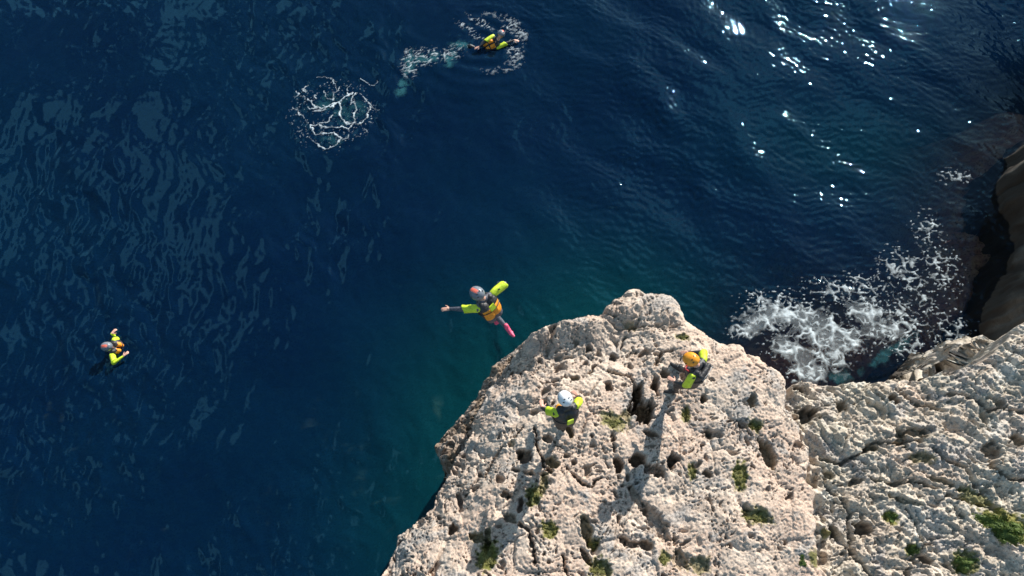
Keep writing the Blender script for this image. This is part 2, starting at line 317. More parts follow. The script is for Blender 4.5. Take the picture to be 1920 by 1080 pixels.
def cliff(z, d, slope):
    """below the rim the surface falls as a wall; d<0 is the distance outside the outline"""
    return z-slope*np.clip(-d, 0, None)
zB = 2.7+0.5*sstep(0, 0.7, dB)-0.3*np.exp(-np.clip(dB, 0, 9)/0.15)+low+lump*0.8+lump2+medium+fine*1.2+vf-pit
hP, hL, hS, hB = cliff(zP, dP, 14), cliff(zL, dL, 13), cliff(zS, dS, 14), cliff(zB, dB-0.10, 7.0)
Z = np.maximum(np.maximum(hP, hL), np.maximum(hS, hB))
gap = (dP > -0.4) & (dS > -0.4) & (Y < 4.75)
Z = np.where(gap, np.maximum(Z, 4.35+0.3*fbm(X*3, Y*3, 3, 221)+lump2*2+fine+0.25*sstep(4.4, 1.5, Y)-1.5*sstep(4.2, 4.75, Y)), Z)
dmax = np.where(Z == hP, dP, np.where(Z == hL, dL, np.where(Z == hS, dS, np.where(Z == hB, dB, 0.1))))
# walls: draw the outside rows back under the rim so that they stand upright and slightly undercut
gy, gx = np.gradient(dmax, ys, xs); gl = np.hypot(gx, gy)+1e-5
out_d = np.clip(-dmax, 0, 0.6)
amt = np.where(Z == hB, 0.0, 1.0)*out_d*1.25*(1+0.25*perlin(Z*2.3, (X+Y)*2.0, 191))+0.05*np.where(out_d > 0.01, perlin(Z*5, (X-Y)*4.0, 193), 0)
XX, YY = X+gx/gl*amt, Y+gy/gl*amt
bmask = (Z == hB)*sstep(0.5, 0.1, dB)*sstep(-0.6, -0.45, dB)
XX = XX+bmask*(0.11*perlin(Z*2.2, (X+Y)*2.2, 195)+0.06*perlin(Z*6, (X+Y)*6, 196)); YY = YY+bmask*(0.11*perlin(Z*2.2, (X-Y)*2.2, 197)+0.06*perlin(Z*6, (X-Y)*6, 198))
shelf = ((np.maximum(dS, dB) > dP)*1.0)*0.85*np.clip(0.75+0.6*fbm(X*1.1, Y*1.1, 2, 201), 0, 1)
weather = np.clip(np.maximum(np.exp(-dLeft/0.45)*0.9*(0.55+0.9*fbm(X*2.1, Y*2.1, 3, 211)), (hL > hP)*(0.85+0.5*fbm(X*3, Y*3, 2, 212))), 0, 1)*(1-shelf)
wet_shade = sstep(1.3, 0.2, Z+0.4*perlin(X*2, Y*2, 215))*0.9
keep = (np.minimum(np.minimum(Z[:-1, :-1], Z[1:, 1:]), np.minimum(Z[:-1, 1:], Z[1:, :-1])) > -1.6)
co = np.stack([XX, YY, Z], -1).reshape(-1, 3)
shape = Z.shape
soil = np.maximum(soil, np.where(hL > hP, np.clip(0.45+0.6*fbm(X*2.5, Y*2.5, 3, 213), 0, 0.9), 0))
whoP = (np.maximum(hS, hB) > np.maximum(hP, hL))
at_ = dict(shelf=shelf.ravel(), weather=weather.ravel(), soil=soil.ravel(), green=green.ravel(), wet_shade=wet_shade.ravel())
qall = grid_quads(shape[1], shape[0], keep)
isS = whoP.ravel()[qall[:, 0]]
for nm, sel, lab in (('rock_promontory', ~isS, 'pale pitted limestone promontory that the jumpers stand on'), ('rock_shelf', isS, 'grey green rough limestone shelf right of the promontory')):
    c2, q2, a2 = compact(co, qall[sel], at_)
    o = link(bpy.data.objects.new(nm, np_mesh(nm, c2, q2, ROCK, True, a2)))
    tag(o, lab, 'rock', kind='structure')
def ground(p):
    i = np.searchsorted(xs, p.x); j = np.searchsorted(ys, p.y)
    return float(Z[max(0, j-1):j+2, max(0, i-1):i+2].max())
def ground_mean(p, r=0.08):
    i0, i1 = np.searchsorted(xs, p.x-r), np.searchsorted(xs, p.x+r); j0, j1 = np.searchsorted(ys, p.y-r), np.searchsorted(ys, p.y+r)
    return float(np.percentile(Z[j0:j1+1, i0:i1+1], 75))
def on_rock(px, py, z0=Zp):
    p = at(px, py, z0)
    for _ in range(6): p = at(px, py, ground_mean(p))
    return p

# the far cliff at the right, in its own shade
cxs = axis([(11.0, 17.5, 0.04), (17.5, 30, 0.25)]); cys = axis([(3.0, 5.5, 0.1), (5.5, 14.5, 0.04), (14.5, 34, 0.3)])
CX, CY = np.meshgrid(cxs, cys); CX = CX.astype(np.float32); CY = CY.astype(np.float32)
C_out = [tuple(at(a, b, 0)[:2]) for a, b in ((2040, 225), (1945, 258), (1892, 298), (1870, 345), (1874, 392), (1900, 430), (1900, 470), (1880, 520), (1850, 570), (1838, 620), (1830, 680), (1900, 760))]+[(30, 3), (30, 34), (22, 34)]
dC = sdf(CX+0.18*perlin(CX*1.6, CY*1.6, 301)+0.06*perlin(CX*5, CY*5, 303), CY+0.18*perlin(CX*1.6+4, CY*1.6, 302)+0.06*perlin(CX*5+4, CY*5, 304), C_out)
cz = np.where(dC > 0, 3.6*(1-np.exp(-np.clip(dC, 0, None)/0.75))+1.6*np.clip(dC, 0, 2.0)*0.9, 6*dC)
cz = np.minimum(cz, 5.6+0.5*fbm(CX*0.5, CY*0.5, 3, 311))
cz = cz+0.22*fbm(CX*1.4, CY*1.4, 4, 321)*sstep(-0.2, 0.4, dC)+0.16*(0.6-np.abs(fbm(CX*2.6, CY*2.6, 4, 331)))*1.6+0.10*fbm(CX*6, CY*6, 3, 332)*sstep(-0.1, 0.3, dC)
ck = np.minimum(cz[:-1, :-1], cz[1:, 1:]) > -1.6
cc = np.stack([CX+0.10*perlin(cz*1.6, CY*1.6, 341), CY+0.10*perlin(cz*1.6, CX*1.6, 342), cz+0.05*fbm(CX*11, CY*11, 2, 345)], -1).reshape(-1, 3)
c2, q2, a2 = compact(cc, grid_quads(len(cxs), len(cys), ck), dict(shelf=np.full(cz.size, 1.0), weather=np.full(cz.size, 0.35), soil=np.zeros(cz.size), green=np.zeros(cz.size), wet_shade=np.clip(np.maximum(sstep(1.6, 0.4, cz+0.5*perlin(CX*2, CY*2, 351)), 0.84+0.25*fbm(CX*1.2, CY*1.2, 3, 352)), 0, 0.97).ravel()))  # damp foot, plus shade painted as dark colour over the whole cliff
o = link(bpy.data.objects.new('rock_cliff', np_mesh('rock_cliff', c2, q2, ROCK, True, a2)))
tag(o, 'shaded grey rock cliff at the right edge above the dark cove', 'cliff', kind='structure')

# ------------------------------------------------------------------ sea bed
bx = axis([(-60, -20, 4), (-20, 4, 0.5), (4, 18, 0.12), (18, 60, 4)]); by = axis([(-40, 0, 4), (0, 14, 0.12), (14, 24, 0.4), (24, 80, 4)])
BX, BY = np.meshgrid(bx, by); BX = BX.astype(np.float32); BY = BY.astype(np.float32)
cove = [tuple(at(a, b, -0.8)[:2]) for a, b in ((1440, 690), (1560, 650), (1680, 640), (1790, 560), (1850, 430), (1900, 300), (1960, 220))]
dcv = seg_dist(BX, BY, cove)
dpr = -sdf(BX, BY, P_out)
bz = -9.0+7.9*np.exp(-(dcv/2.6)**2)+4.5*np.exp(-(np.clip(dpr, 0, None)/1.6)**2)
bz = np.minimum(bz, -0.75)+0.45*fbm(BX*0.9, BY*0.9, 4, 401)+0.10*fbm(BX*4, BY*4, 3, 402)
bz = np.minimum(bz, -0.25)
def bed_material():
    m, n, l, out = new_mat('sea_bed_algae'); p = n.new('ShaderNodeBsdfPrincipled'); g = n.new('ShaderNodeNewGeometry')
    f = noise(n, l, 2.5, 6, 0.65, g.outputs['Position'], 0.5); f2 = noise(n, l, 14, 4, 0.6, g.outputs['Position'])
    c = mixc(n, l, ramp(n, l, f, 0.4, 0.62), (0.20, 0.085, 0.058), (0.30, 0.18, 0.11)); c = mixc(n, l, ramp(n, l, f2, 0.5, 0.65), c, (0.08, 0.042, 0.03))
    l.new(c, p.inputs['Base Color']); p.inputs['Roughness'].default_value = 0.95; l.new(p.outputs['BSDF'], out.inputs['Surface']); return m
o = link(bpy.data.objects.new('sea_bed', np_mesh('sea_bed', np.stack([BX, BY, bz], -1).reshape(-1, 3), grid_quads(len(bx), len(by)), bed_material())))
tag(o, 'brown rocky sea bed under the shallow cove water', 'sea bed', kind='structure')

# ------------------------------------------------------------------ water
def make_waves(n, lmin, lmax, ang, spread, slope, seed):
    r = np.random.default_rng(seed); out = []
    for i in range(n):
        lam = lmin*(lmax/lmin)**r.random(); k = 2*math.pi/lam; a = ang+spread*r.normal()
        out.append((k*math.cos(a), k*math.sin(a), r.random()*6.283, k, slope/k*math.sqrt(2.0/n)*(0.6+0.8*r.random())))
    return out
WA = make_waves(66, 0.14, 1.3, rad(14), 0.60, 0.118, 501)       # left: crests run up the picture
WB = make_waves(40, 0.45, 2.2, rad(52), 0.45, 0.045, 502)+make_waves(60, 0.12, 0.32, rad(52), 0.70, 0.122, 504)      # right: wind chop from the upper right
WC = make_waves(14, 2.5, 9.0, rad(35), 0.5, 0.035, 503)+make_waves(40, 0.12, 0.36, rad(30), 0.8, 0.03, 505)
RIPPLES = [(*at(212, 652, 0)[:2], 0.014, 1.0), (*at(905, 88, 0)[:2], 0.016, 1.6), (*at(622, 212, 0)[:2], 0.010, 1.5)]
def wave(x, y, sp=0.05):
    wgt = sstep(-3.0, 4.5, x+0.25*(y-9)+1.2*perlin(x*0.25, y*0.25, 511))
    ga = 0.35+1.05*sstep(-0.5, 0.6, perlin(x*0.22, y*0.22, 512)); gb = 0.65+0.6*sstep(-0.5, 0.6, perlin(x*0.3+5, y*0.3, 513))
    qx, qy = x+0.25*perlin(x*0.8, y*0.8, 514), y+0.25*perlin(x*0.8+7, y*0.8, 515)
    h = 0
    for lst, g in ((WA, ga*(1-wgt)), (WB, gb*wgt), (WC, 1.0)):
        s = 0
        for kx, ky, ph, k, a in lst:
            s = s+(a*np.exp(-(k*sp*0.35)**2))*np.sin(kx*qx+ky*qy+ph)
        h = h+g*s
    for cx, cy, am, wd in RIPPLES:
        r = np.hypot(x-cx, y-cy); h = h+am*np.exp(-(r/wd)**2)*np.sin(r*13.0+1.2*np.sin(3*np.arctan2(y-cy, x-cx)))
    return h
def wave_pt(x, y): return float(wave(np.array([[x]], np.float32), np.array([[y]], np.float32))[0, 0])
gx_ = axis([(-400, -60, 40), (-60, -19, 3), (-19, 0, 0.045), (0, 18.5, 0.036), (18.5, 60, 3), (60, 400, 40)]); gy_ = axis([(-400, -40, 40), (-40, 0.2, 2), (0.2, 20.5, 0.038), (20.5, 60, 3), (60, 400, 40)])
WX, WY = np.meshgrid(gx_, gy_)
spx = np.maximum(np.gradient(gx_)[None, :], np.gradient(gy_)[:, None])
WX = WX.astype(np.float32); WY = WY.astype(np.float32)
WZ = wave(WX, WY, spx)
calm = np.ones_like(WZ)
WZ = WZ*calm
def water_material():
    m, n, l, out = new_mat('sea_water'); g = n.new('ShaderNodeNewGeometry'); P = g.outputs['Position']
    n1 = noise(n, l, 9.0, 1, 0.5, P, 0.5); n2 = noise(n, l, 22, 2, 0.5, P, 0.3); ch = attr(n, 'chop')
    def scaled(k):
        q = n.new('ShaderNodeMath'); q.operation = 'MULTIPLY_ADD'; l.new(ch, q.inputs[0]); q.inputs[1].default_value = k; q.inputs[2].default_value = k*0.25; return q.outputs[0]
    b1 = n.new('ShaderNodeBump'); l.new(scaled(0.07), b1.inputs['Strength']); b1.inputs['Distance'].default_value = 0.05; l.new(n1, b1.inputs['Height'])
    b2 = n.new('ShaderNodeBump'); l.new(scaled(0.05), b2.inputs['Strength']); b2.inputs['Distance'].default_value = 0.02; l.new(n2, b2.inputs['Height']); l.new(b1.outputs['Normal'], b2.inputs['Normal'])
    N = b2.outputs['Normal']
    fr = n.new('ShaderNodeFresnel'); fr.inputs['IOR'].default_value = 1.34; l.new(N, fr.inputs['Normal'])
    gl = n.new('ShaderNodeBsdfGlossy'); gl.inputs['Roughness'].default_value = 0.02; gl.inputs['Color'].default_value = (0.40, 0.82, 1, 1); l.new(N, gl.inputs['Normal'])
    tr = n.new('ShaderNodeBsdfTransparent'); l.new(mixc(n, l, attr(n, 'shallow'), (0.42, 0.78, 0.84), (0.92, 0.92, 0.90)), tr.inputs['Color'])
    df = n.new('ShaderNodeBsdfDiffuse'); l.new(N, df.inputs['Normal'])
    big = noise(n, l, 0.16, 3, 0.5, P)
    c = mixc(n, l, ramp(n, l, big, 0.35, 0.65), (0.0005, 0.0105, 0.041), (0.0005, 0.0140, 0.045))
    c = mixc(n, l, attr(n, 'shore'), c, (0.0010, 0.046, 0.056))
    l.new(c, df.inputs['Color'])
    body = n.new('ShaderNodeMixShader'); f = n.new('ShaderNodeMath'); f.operation = 'MULTIPLY_ADD'; l.new(attr(n, 'shallow'), f.inputs[0]); f.inputs[1].default_value = 0.45; f.inputs[2].default_value = 0.45
    l.new(f.outputs[0], body.inputs['Fac']); l.new(df.outputs[0], body.inputs[1]); l.new(tr.outputs[0], body.inputs[2])
    ms = n.new('ShaderNodeMixShader'); l.new(fr.outputs[0], ms.inputs['Fac']); l.new(body.outputs[0], ms.inputs[1]); l.new(gl.outputs[0], ms.inputs[2])
    l.new(ms.outputs[0], out.inputs['Surface'])
    return m
WATER = water_material()
dcw = seg_dist(WX, WY, [tuple(at(a, b, 0)[:2]) for a, b in ((1470, 690), (1580, 650), (1700, 640), (1800, 560), (1850, 430), (1890, 300), (1960, 200))])
shallow = np.exp(-(dcw/2.3)**2)
dsw = -sdf(WX, WY, P_out)
shore = np.exp(-(np.clip(dsw-0.6, 0, None)/2.7)**2)*sstep(-6, 2, WX+0.5*WY)
shore = np.clip(np.maximum(shore, 0.35*np.exp(-((WX-11)/4.0)**2-((WY-13)/1.6)**2)), 0, 1)*(1-shallow)
nx_, ny_ = len(gx_), len(gy_)
wco = np.stack([WX, WY, WZ], -1).reshape(-1, 3); wq = grid_quads(nx_, ny_)
o = link(bpy.data.objects.new('sea_water', np_mesh('sea_water', wco, wq, WATER, True, dict(shallow=shallow.ravel(), shore=shore.ravel(), chop=sstep(-3.0, 4.5, WX+0.25*(WY-9)).ravel()))))
tag(o, 'deep blue rippled sea water below the rocks', 'sea', kind='structure')

# ------------------------------------------------------------------ foam
def foam_material(name='sea_foam', ca=(0.44, 0.54, 0.60), cb=(0.76, 0.82, 0.84)):
    m, n, l, out = new_mat(name); g = n.new('ShaderNodeNewGeometry')
    d = n.new('ShaderNodeBsdfDiffuse'); f = noise(n, l, 30, 4, 0.6, g.outputs['Position'])
    l.new(mixc(n, l, f, ca, cb), d.inputs['Color'])
    b = n.new('ShaderNodeBump'); b.inputs['Strength'].default_value = 0.6; b.inputs['Distance'].default_value = 0.02; l.new(f, b.inputs['Height']); l.new(b.outputs['Normal'], d.inputs['Normal'])
    t = n.new('ShaderNodeBsdfTransparent'); ms = n.new('ShaderNodeMixShader')
    l.new(attr(n, 'foaminess'), ms.inputs['Fac']); l.new(t.outputs[0], ms.inputs[1]); l.new(d.outputs[0], ms.inputs[2]); l.new(ms.outputs[0], out.inputs['Surface'])
    return m
FOAM = foam_material(); BUBBLES = foam_material('aerated_water', (0.012, 0.085, 0.11), (0.06, 0.20, 0.23))
def foam_sheet(name, x0, x1, y0, y1, step, dens_fn, label, lift=0.012, kind='stuff', mat=None):
    ax, ay = np.arange(x0, x1, step), np.arange(y0, y1, step)
    FX, FY = np.meshgrid(ax, ay); FX = FX.astype(np.float32); FY = FY.astype(np.float32)
    D = np.clip(dens_fn(FX, FY), 0, 1)
    k = np.maximum(np.maximum(D[:-1, :-1], D[1:, 1:]), np.maximum(D[:-1, 1:], D[1:, :-1])) > 0.06
    q = grid_quads(len(ax), len(ay), k)
    co = np.stack([FX, FY, wave(FX, FY)+lift+(0.03*D if mat is None else 0)], -1).reshape(-1, 3)
    c2, q2, a2 = compact(co, q, dict(foaminess=D.ravel()))
    o = link(bpy.data.objects.new(name, np_mesh(name, c2, q2, mat or FOAM, True, a2)))
    return tag(o, label, 'foam', kind=kind)
def blob(x, y, px, py, sx, sy, z=0, turn=0):
    c = at(px, py, z); a = rad(turn); dx, dy = x-c.x, y-c.y
    lx, ly = dx*math.cos(a)+dy*math.sin(a), -dx*math.sin(a)+dy*math.cos(a)
    return np.exp(-(lx/(sx/70.0))**2-(ly/(sy/66.0))**2)
def lace(x, y, sc, seed, w0, w1, cov):
    qx = x+0.16*perlin(x*2.2, y*2.2, seed)+0.07*perlin(x*6, y*6, seed+1); qy = y+0.16*perlin(x*2.2, y*2.2, seed+2)+0.07*perlin(x*6, y*6, seed+3)
    a, b, c = worley(qx*sc, qy*sc*1.15, seed+4)
    w = w0+(w1-w0)*cov
    return 1-sstep(w*0.15, w*1.1, b-a+0.08*perlin(x*9, y*9, seed+6))
def surf(x, y):
    cov = np.zeros_like(x)
    for a in ((1440, 595, 55, 30, 0, 0), (1490, 590, 60, 26, 0, 0), (1530, 625, 55, 40, 0, 0), (1570, 640, 60, 35, 0, 0), (1520, 690, 45, 30, 0, 0), (1555, 665, 40, 40, 0, 0), (1620, 590, 45, 30, 0, 0), (1395, 620, 35, 14, 0, 0), (1475, 655, 40, 30, 0, 0), (1655, 620, 35, 30, 0, 0)):
        cov = np.maximum(cov, blob(x, y, a[0], a[1], a[2], a[3]))
    thin = np.zeros_like(x)
    for a in ((1700, 600, 60, 60), (1720, 540, 40, 40), (1760, 500, 40, 60), (1690, 500, 40, 40), (1720, 660, 45, 40), (1450, 560, 60, 20), (1560, 545, 60, 25), (1620, 540, 60, 30), (1790, 620, 40, 40), (1790, 330, 34, 16), (1740, 430, 30, 40)):
        thin = np.maximum(thin, blob(x, y, *a))
    q = lace(x, y, 1.9, 601, 0.02, 0.34, cov)*sstep(0.36, 0.80, cov+0.40*fbm(x*1.6, y*2.6, 3, 611))
    q2 = lace(x, y, 4.2, 621, 0.0, 0.26, cov)*sstep(0.30, 0.75, cov*1.0+0.45*fbm(x*2.4, y*3.4, 3, 612))
    t = lace(x, y, 3.1, 631, 0.0, 0.22, thin)*sstep(0.35, 0.7, thin*0.8+0.55*fbm(x*2.0, y*3.0, 3, 641))
    speck = sstep(0.62, 0.85, fbm(x*8, y*14, 3, 651)+0.25*thin+0.15*cov-0.05)*sstep(0.1, 0.35, np.maximum(cov, thin))
    solid = sstep(0.95, 1.5, cov+0.55*fbm(x*2.5, y*3.5, 4, 661))
    milk = 0.15*sstep(0.35, 1.1, cov+0.5*fbm(x*1.8, y*2.4, 4, 662))
    D = np.maximum.reduce([0.85*q, 0.6*q2, 0.6*t, 0.7*speck, 0.75*solid])
    D = D*(0.35+0.75*sstep(-0.6, 0.6, fbm(x*4, y*4, 3, 671)))
    return np.maximum(D, milk)*sstep(0.08, 0.25, np.maximum(cov, thin))
foam_sheet('surf_foam', 4.6, 15.5, 5.2, 14.2, 0.022, surf, 'white lacy surf foam churning in the cove between promontory and shelf')

# splash ring left by an earlier jump: traced strands of foam
STR = [([(605, 195), (620, 201), (635, 190), (652, 181), (660, 175)], 2.6), ([(580, 205), (597, 202), (612, 200), (628, 193)], 2.2), ([(579, 186), (586, 197), (594, 202)], 2.0), ([(634, 192), (638, 205), (637, 217), (645, 228), (657, 233), (666, 229)], 3.0), ([(662, 232), (654, 242), (640, 240), (622, 236), (604, 240), (598, 236)], 2.6), ([(583, 236), (600, 232), (615, 226), (624, 215)], 1.8), ([(583, 234), (584, 246), (590, 251), (603, 248), (613, 252), (628, 250), (638, 258)], 2.4), ([(666, 232), (663, 222), (668, 206), (665, 196), (660, 190), (665, 178), (678, 176)], 1.9), ([(666, 234), (680, 230), (688, 218), (693, 204), (692, 192)], 1.4), ([(594, 147), (606, 144), (618, 147), (627, 158), (633, 172)], 1.4), ([(635, 172), (640, 163)], 1.4), ([(604, 171), (614, 184), (624, 187), (624, 174), (634, 172)], 1.4), ([(652, 178), (651, 165), (658, 160)], 1.2), ([(675, 176), (688, 188), (700, 200), (709, 206)], 1.0), ([(596, 270), (606, 277), (622, 277), (636, 265), (640, 257)], 1.6), ([(575, 255), (590, 266), (600, 274)], 1.0), ([(642, 262), (650, 260), (655, 254)], 1.0), ([(548, 198), (560, 206), (570, 220), (577, 229)], 1.0), ([(556, 170), (560, 176), (552, 182)], 1.8), ([(570, 165), (576, 172)], 1.6), ([(569, 182), (573, 188)], 1.4), ([(576, 200), (581, 206)], 1.6), ([(575, 176), (570, 168), (578, 158)], 1.0), ([(681, 243), (687, 247)], 1.6), ([(678, 150), (690, 160), (702, 162), (708, 152)], 0.9), ([(588, 209), (600, 206), (608, 204)], 1.8), ([(666, 190), (656, 199)], 1.3), ([(590, 184), (593, 177)], 1.6), ([(557, 200), (561, 214)], 1.0)]
def ring(x, y):
    qx, qy = x+0.06*perlin(x*4.5, y*4.5, 701)+0.035*perlin(x*13, y*13, 703), y+0.06*perlin(x*4.5+3, y*4.5, 702)+0.035*perlin(x*13, y*13+5, 704)
    D = np.zeros_like(x)
    for pts, w in STR:
        r = w/60.0*(0.58+0.40*perlin(x*3.5, y*3.5, 706))
        d = seg_dist(qx, qy, [tuple(at(a, b, 0)[:2]) for a, b in pts])
        D = np.maximum(D, 1-sstep(r*0.45, r*1.15, d*(1+0.35*perlin(x*8, y*8, 705))))
    c = at(622, 212, 0); rr = np.hypot((x-c.x)/1.25, (y-c.y)/1.32)+0.12*perlin(x*1.5, y*1.5, 711)
    sp = sstep(0.66, 0.86, fbm(x*14, y*13, 3, 712, 0.6)+0.25*perlin(x*1.8, y*1.8, 716))*np.exp(-((rr-0.9)/0.13)**2)
    sp2 = sstep(0.68, 0.85, fbm(x*15, y*15, 3, 713, 0.6)+0.2*perlin(x*2, y*2, 717))*(rr < 0.85)*0.5
    return np.maximum(D*0.9, np.maximum(sp*0.55, sp2*0.6))*np.clip(0.7+0.6*fbm(x*2.5, y*2.5, 3, 718), 0.1, 1)
c_ = at(622, 212, 0)
foam_sheet('splash_foam', c_.x-2.2, c_.x+2.0, c_.y-2.2, c_.y+2.2, 0.018, ring, 'round web of white splash foam on open water')
def wake(x, y):
    D = np.zeros_like(x); cov = np.zeros_like(x)
    for a in ((845, 100, 40, 22, 0, 25), (800, 108, 40, 26, 0, 15), (880, 58, 50, 9, 0, -38), (900, 42, 45, 10, 0, -32), (962, 92, 14, 30, 0, 0), (958, 48, 24, 20, 0, 0), (975, 62, 18, 16, 0, 0), (770, 120, 22, 40, 0, 0)):
        cov = np.maximum(cov, blob(x, y, *a))
    qx, qy = x*0.85+y*0.5+0.12*perlin(x*2, y*2, 726), -x*0.5+y*0.85+0.12*perlin(x*2+5, y*2, 727)
    brk = 0.45*perlin(x*1.3, y*1.3, 728)+0.35*perlin(x*3.1, y*3.1, 729)
    sp = 0.6*sstep(0.42, 0.98, fbm(qx*8, qy*17, 4, 721, 0.6)+0.40*brk+0.22*cov-0.06)
    st = sstep(0.80, 0.93, 1-np.abs(fbm(qx*2.2, qy*5.0, 2, 731)))*sstep(0.1, 0.5, fbm(x*6, y*6, 2, 732)+0.2)
    c = at(925, 80, 0); rr = np.hypot((x-c.x)/1.05, (y-c.y)/1.35); az = np.arctan2(y-c.y, x-c.x)
    arc = np.exp(-((rr-0.85+0.2*perlin(x*1.7, y*1.7, 724))/0.11)**2)*sstep(-2.3, -1.2, az)*sstep(2.4, 1.2, az)*sstep(0.0, 0.8, fbm(x*8, y*8, 4, 725, 0.6)+0.05+0.5*brk)
    return np.maximum.reduce([sp*sstep(0.2, 0.6, cov), 0.7*st*sstep(0.3, 0.7, cov+0.4*brk), arc*0.4])*0.75
c_ = at(870, 80, 0)
foam_sheet('wake_foam', c_.x-4.2, c_.x+2.6, c_.y-2.4, c_.y+2.6, 0.022, wake, 'speckled white wake foam streaming behind the swimmer with outstretched arms')
def bubbles(lst, seed, k=0.6):
    def fn(x, y):
        c = np.zeros_like(x)
        for a in lst: c = np.maximum(c, blob(x, y, *a))
        return k*sstep(0.1, 1.0, c*(0.8+0.9*fbm(x*4, y*4, 5, seed, 0.6)))
    return fn
for nm, lst, lab, dep in (('bubble_cloud', [(612, 190, 22, 22), (650, 208, 30, 34), (622, 262, 26, 14), (672, 205, 16, 26)], 'pale teal bubbles under the round splash foam', 0.25),
        ('bubble_cloud', [(757, 160, 13, 32, 0, -20), (768, 120, 14, 34, 0, 0), (800, 112, 30, 14, 0, 15)], 'pale teal bubble plume trailing farthest behind the swimmer with outstretched arms', 0.5),
        ('bubble_cloud', [(862, 84, 22, 12), (843, 112, 16, 22, 0, -20)], 'pale teal bubbles around the feet of the swimmer with outstretched arms', 0.6),
        ('bubble_cloud', [(1665, 662, 75, 11, 0, 33), (1575, 708, 24, 14)], 'pale turquoise churned bubbles beside the rock shelf', 0.32)):
    cs = [at(a[0], a[1], 0) for a in lst]
    foam_sheet(nm, min(c.x for c in cs)-1.2, max(c.x for c in cs)+1.2, min(c.y for c in cs)-1.0, max(c.y for c in cs)+1.0, 0.03, bubbles(lst, 741, dep), lab, 0.006, mat=BUBBLES)
# ------------------------------------------------------------------ people
BLACK = simple('black_neoprene', (0.022, 0.022, 0.026), 0.5, 0.4, 22, 1.0)
GREYN = simple('grey_neoprene', (0.075, 0.078, 0.10), 0.5, 0.3, 22, 1.0)
LIME = simple('lime_fabric', (0.52, 0.66, 0.03), 0.5, 0.16, 16, 1.0)
ORANGE = simple('orange_fabric', (0.75, 0.27, 0.015), 0.55, 0.18, 30, 0.4)
SKIN = simple('skin', (0.56, 0.31, 0.23), 0.5, 0.12, 50, 0.1)
EYE = simple('eye_dark', (0.03, 0.02, 0.015), 0.2)
HWHITE = simple('white_helmet_plastic', (0.72, 0.74, 0.76), 0.32, 0.05, 20)
HORANGE = simple('orange_helmet_plastic', (0.78, 0.30, 0.02), 0.35, 0.08, 20)
HGREY = simple('grey_helmet_plastic', (0.15, 0.17, 0.20), 0.35, 0.12, 20)
DARKPL = simple('dark_plastic', (0.02, 0.02, 0.022), 0.4)
CORAL = simple('coral_print', (0.80, 0.16, 0.10), 0.45)
PINK = simple('pink_rubber', (0.72, 0.09, 0.18), 0.5, 0.15, 25, 0.2)
BLACKSHOE = simple('black_rubber', (0.018, 0.017, 0.018), 0.6, 0.3, 40, 0.3)
PALESHOE = simple('pale_shoe', (0.62, 0.66, 0.66), 0.6, 0.15, 40)
WHITEP = simple('white_print', (0.75, 0.75, 0.75), 0.5)
RED = simple('red_webbing', (0.50, 0.02, 0.03), 0.6, 0.15, 60)
GREYW = simple('grey_piping', (0.35, 0.35, 0.36), 0.6)

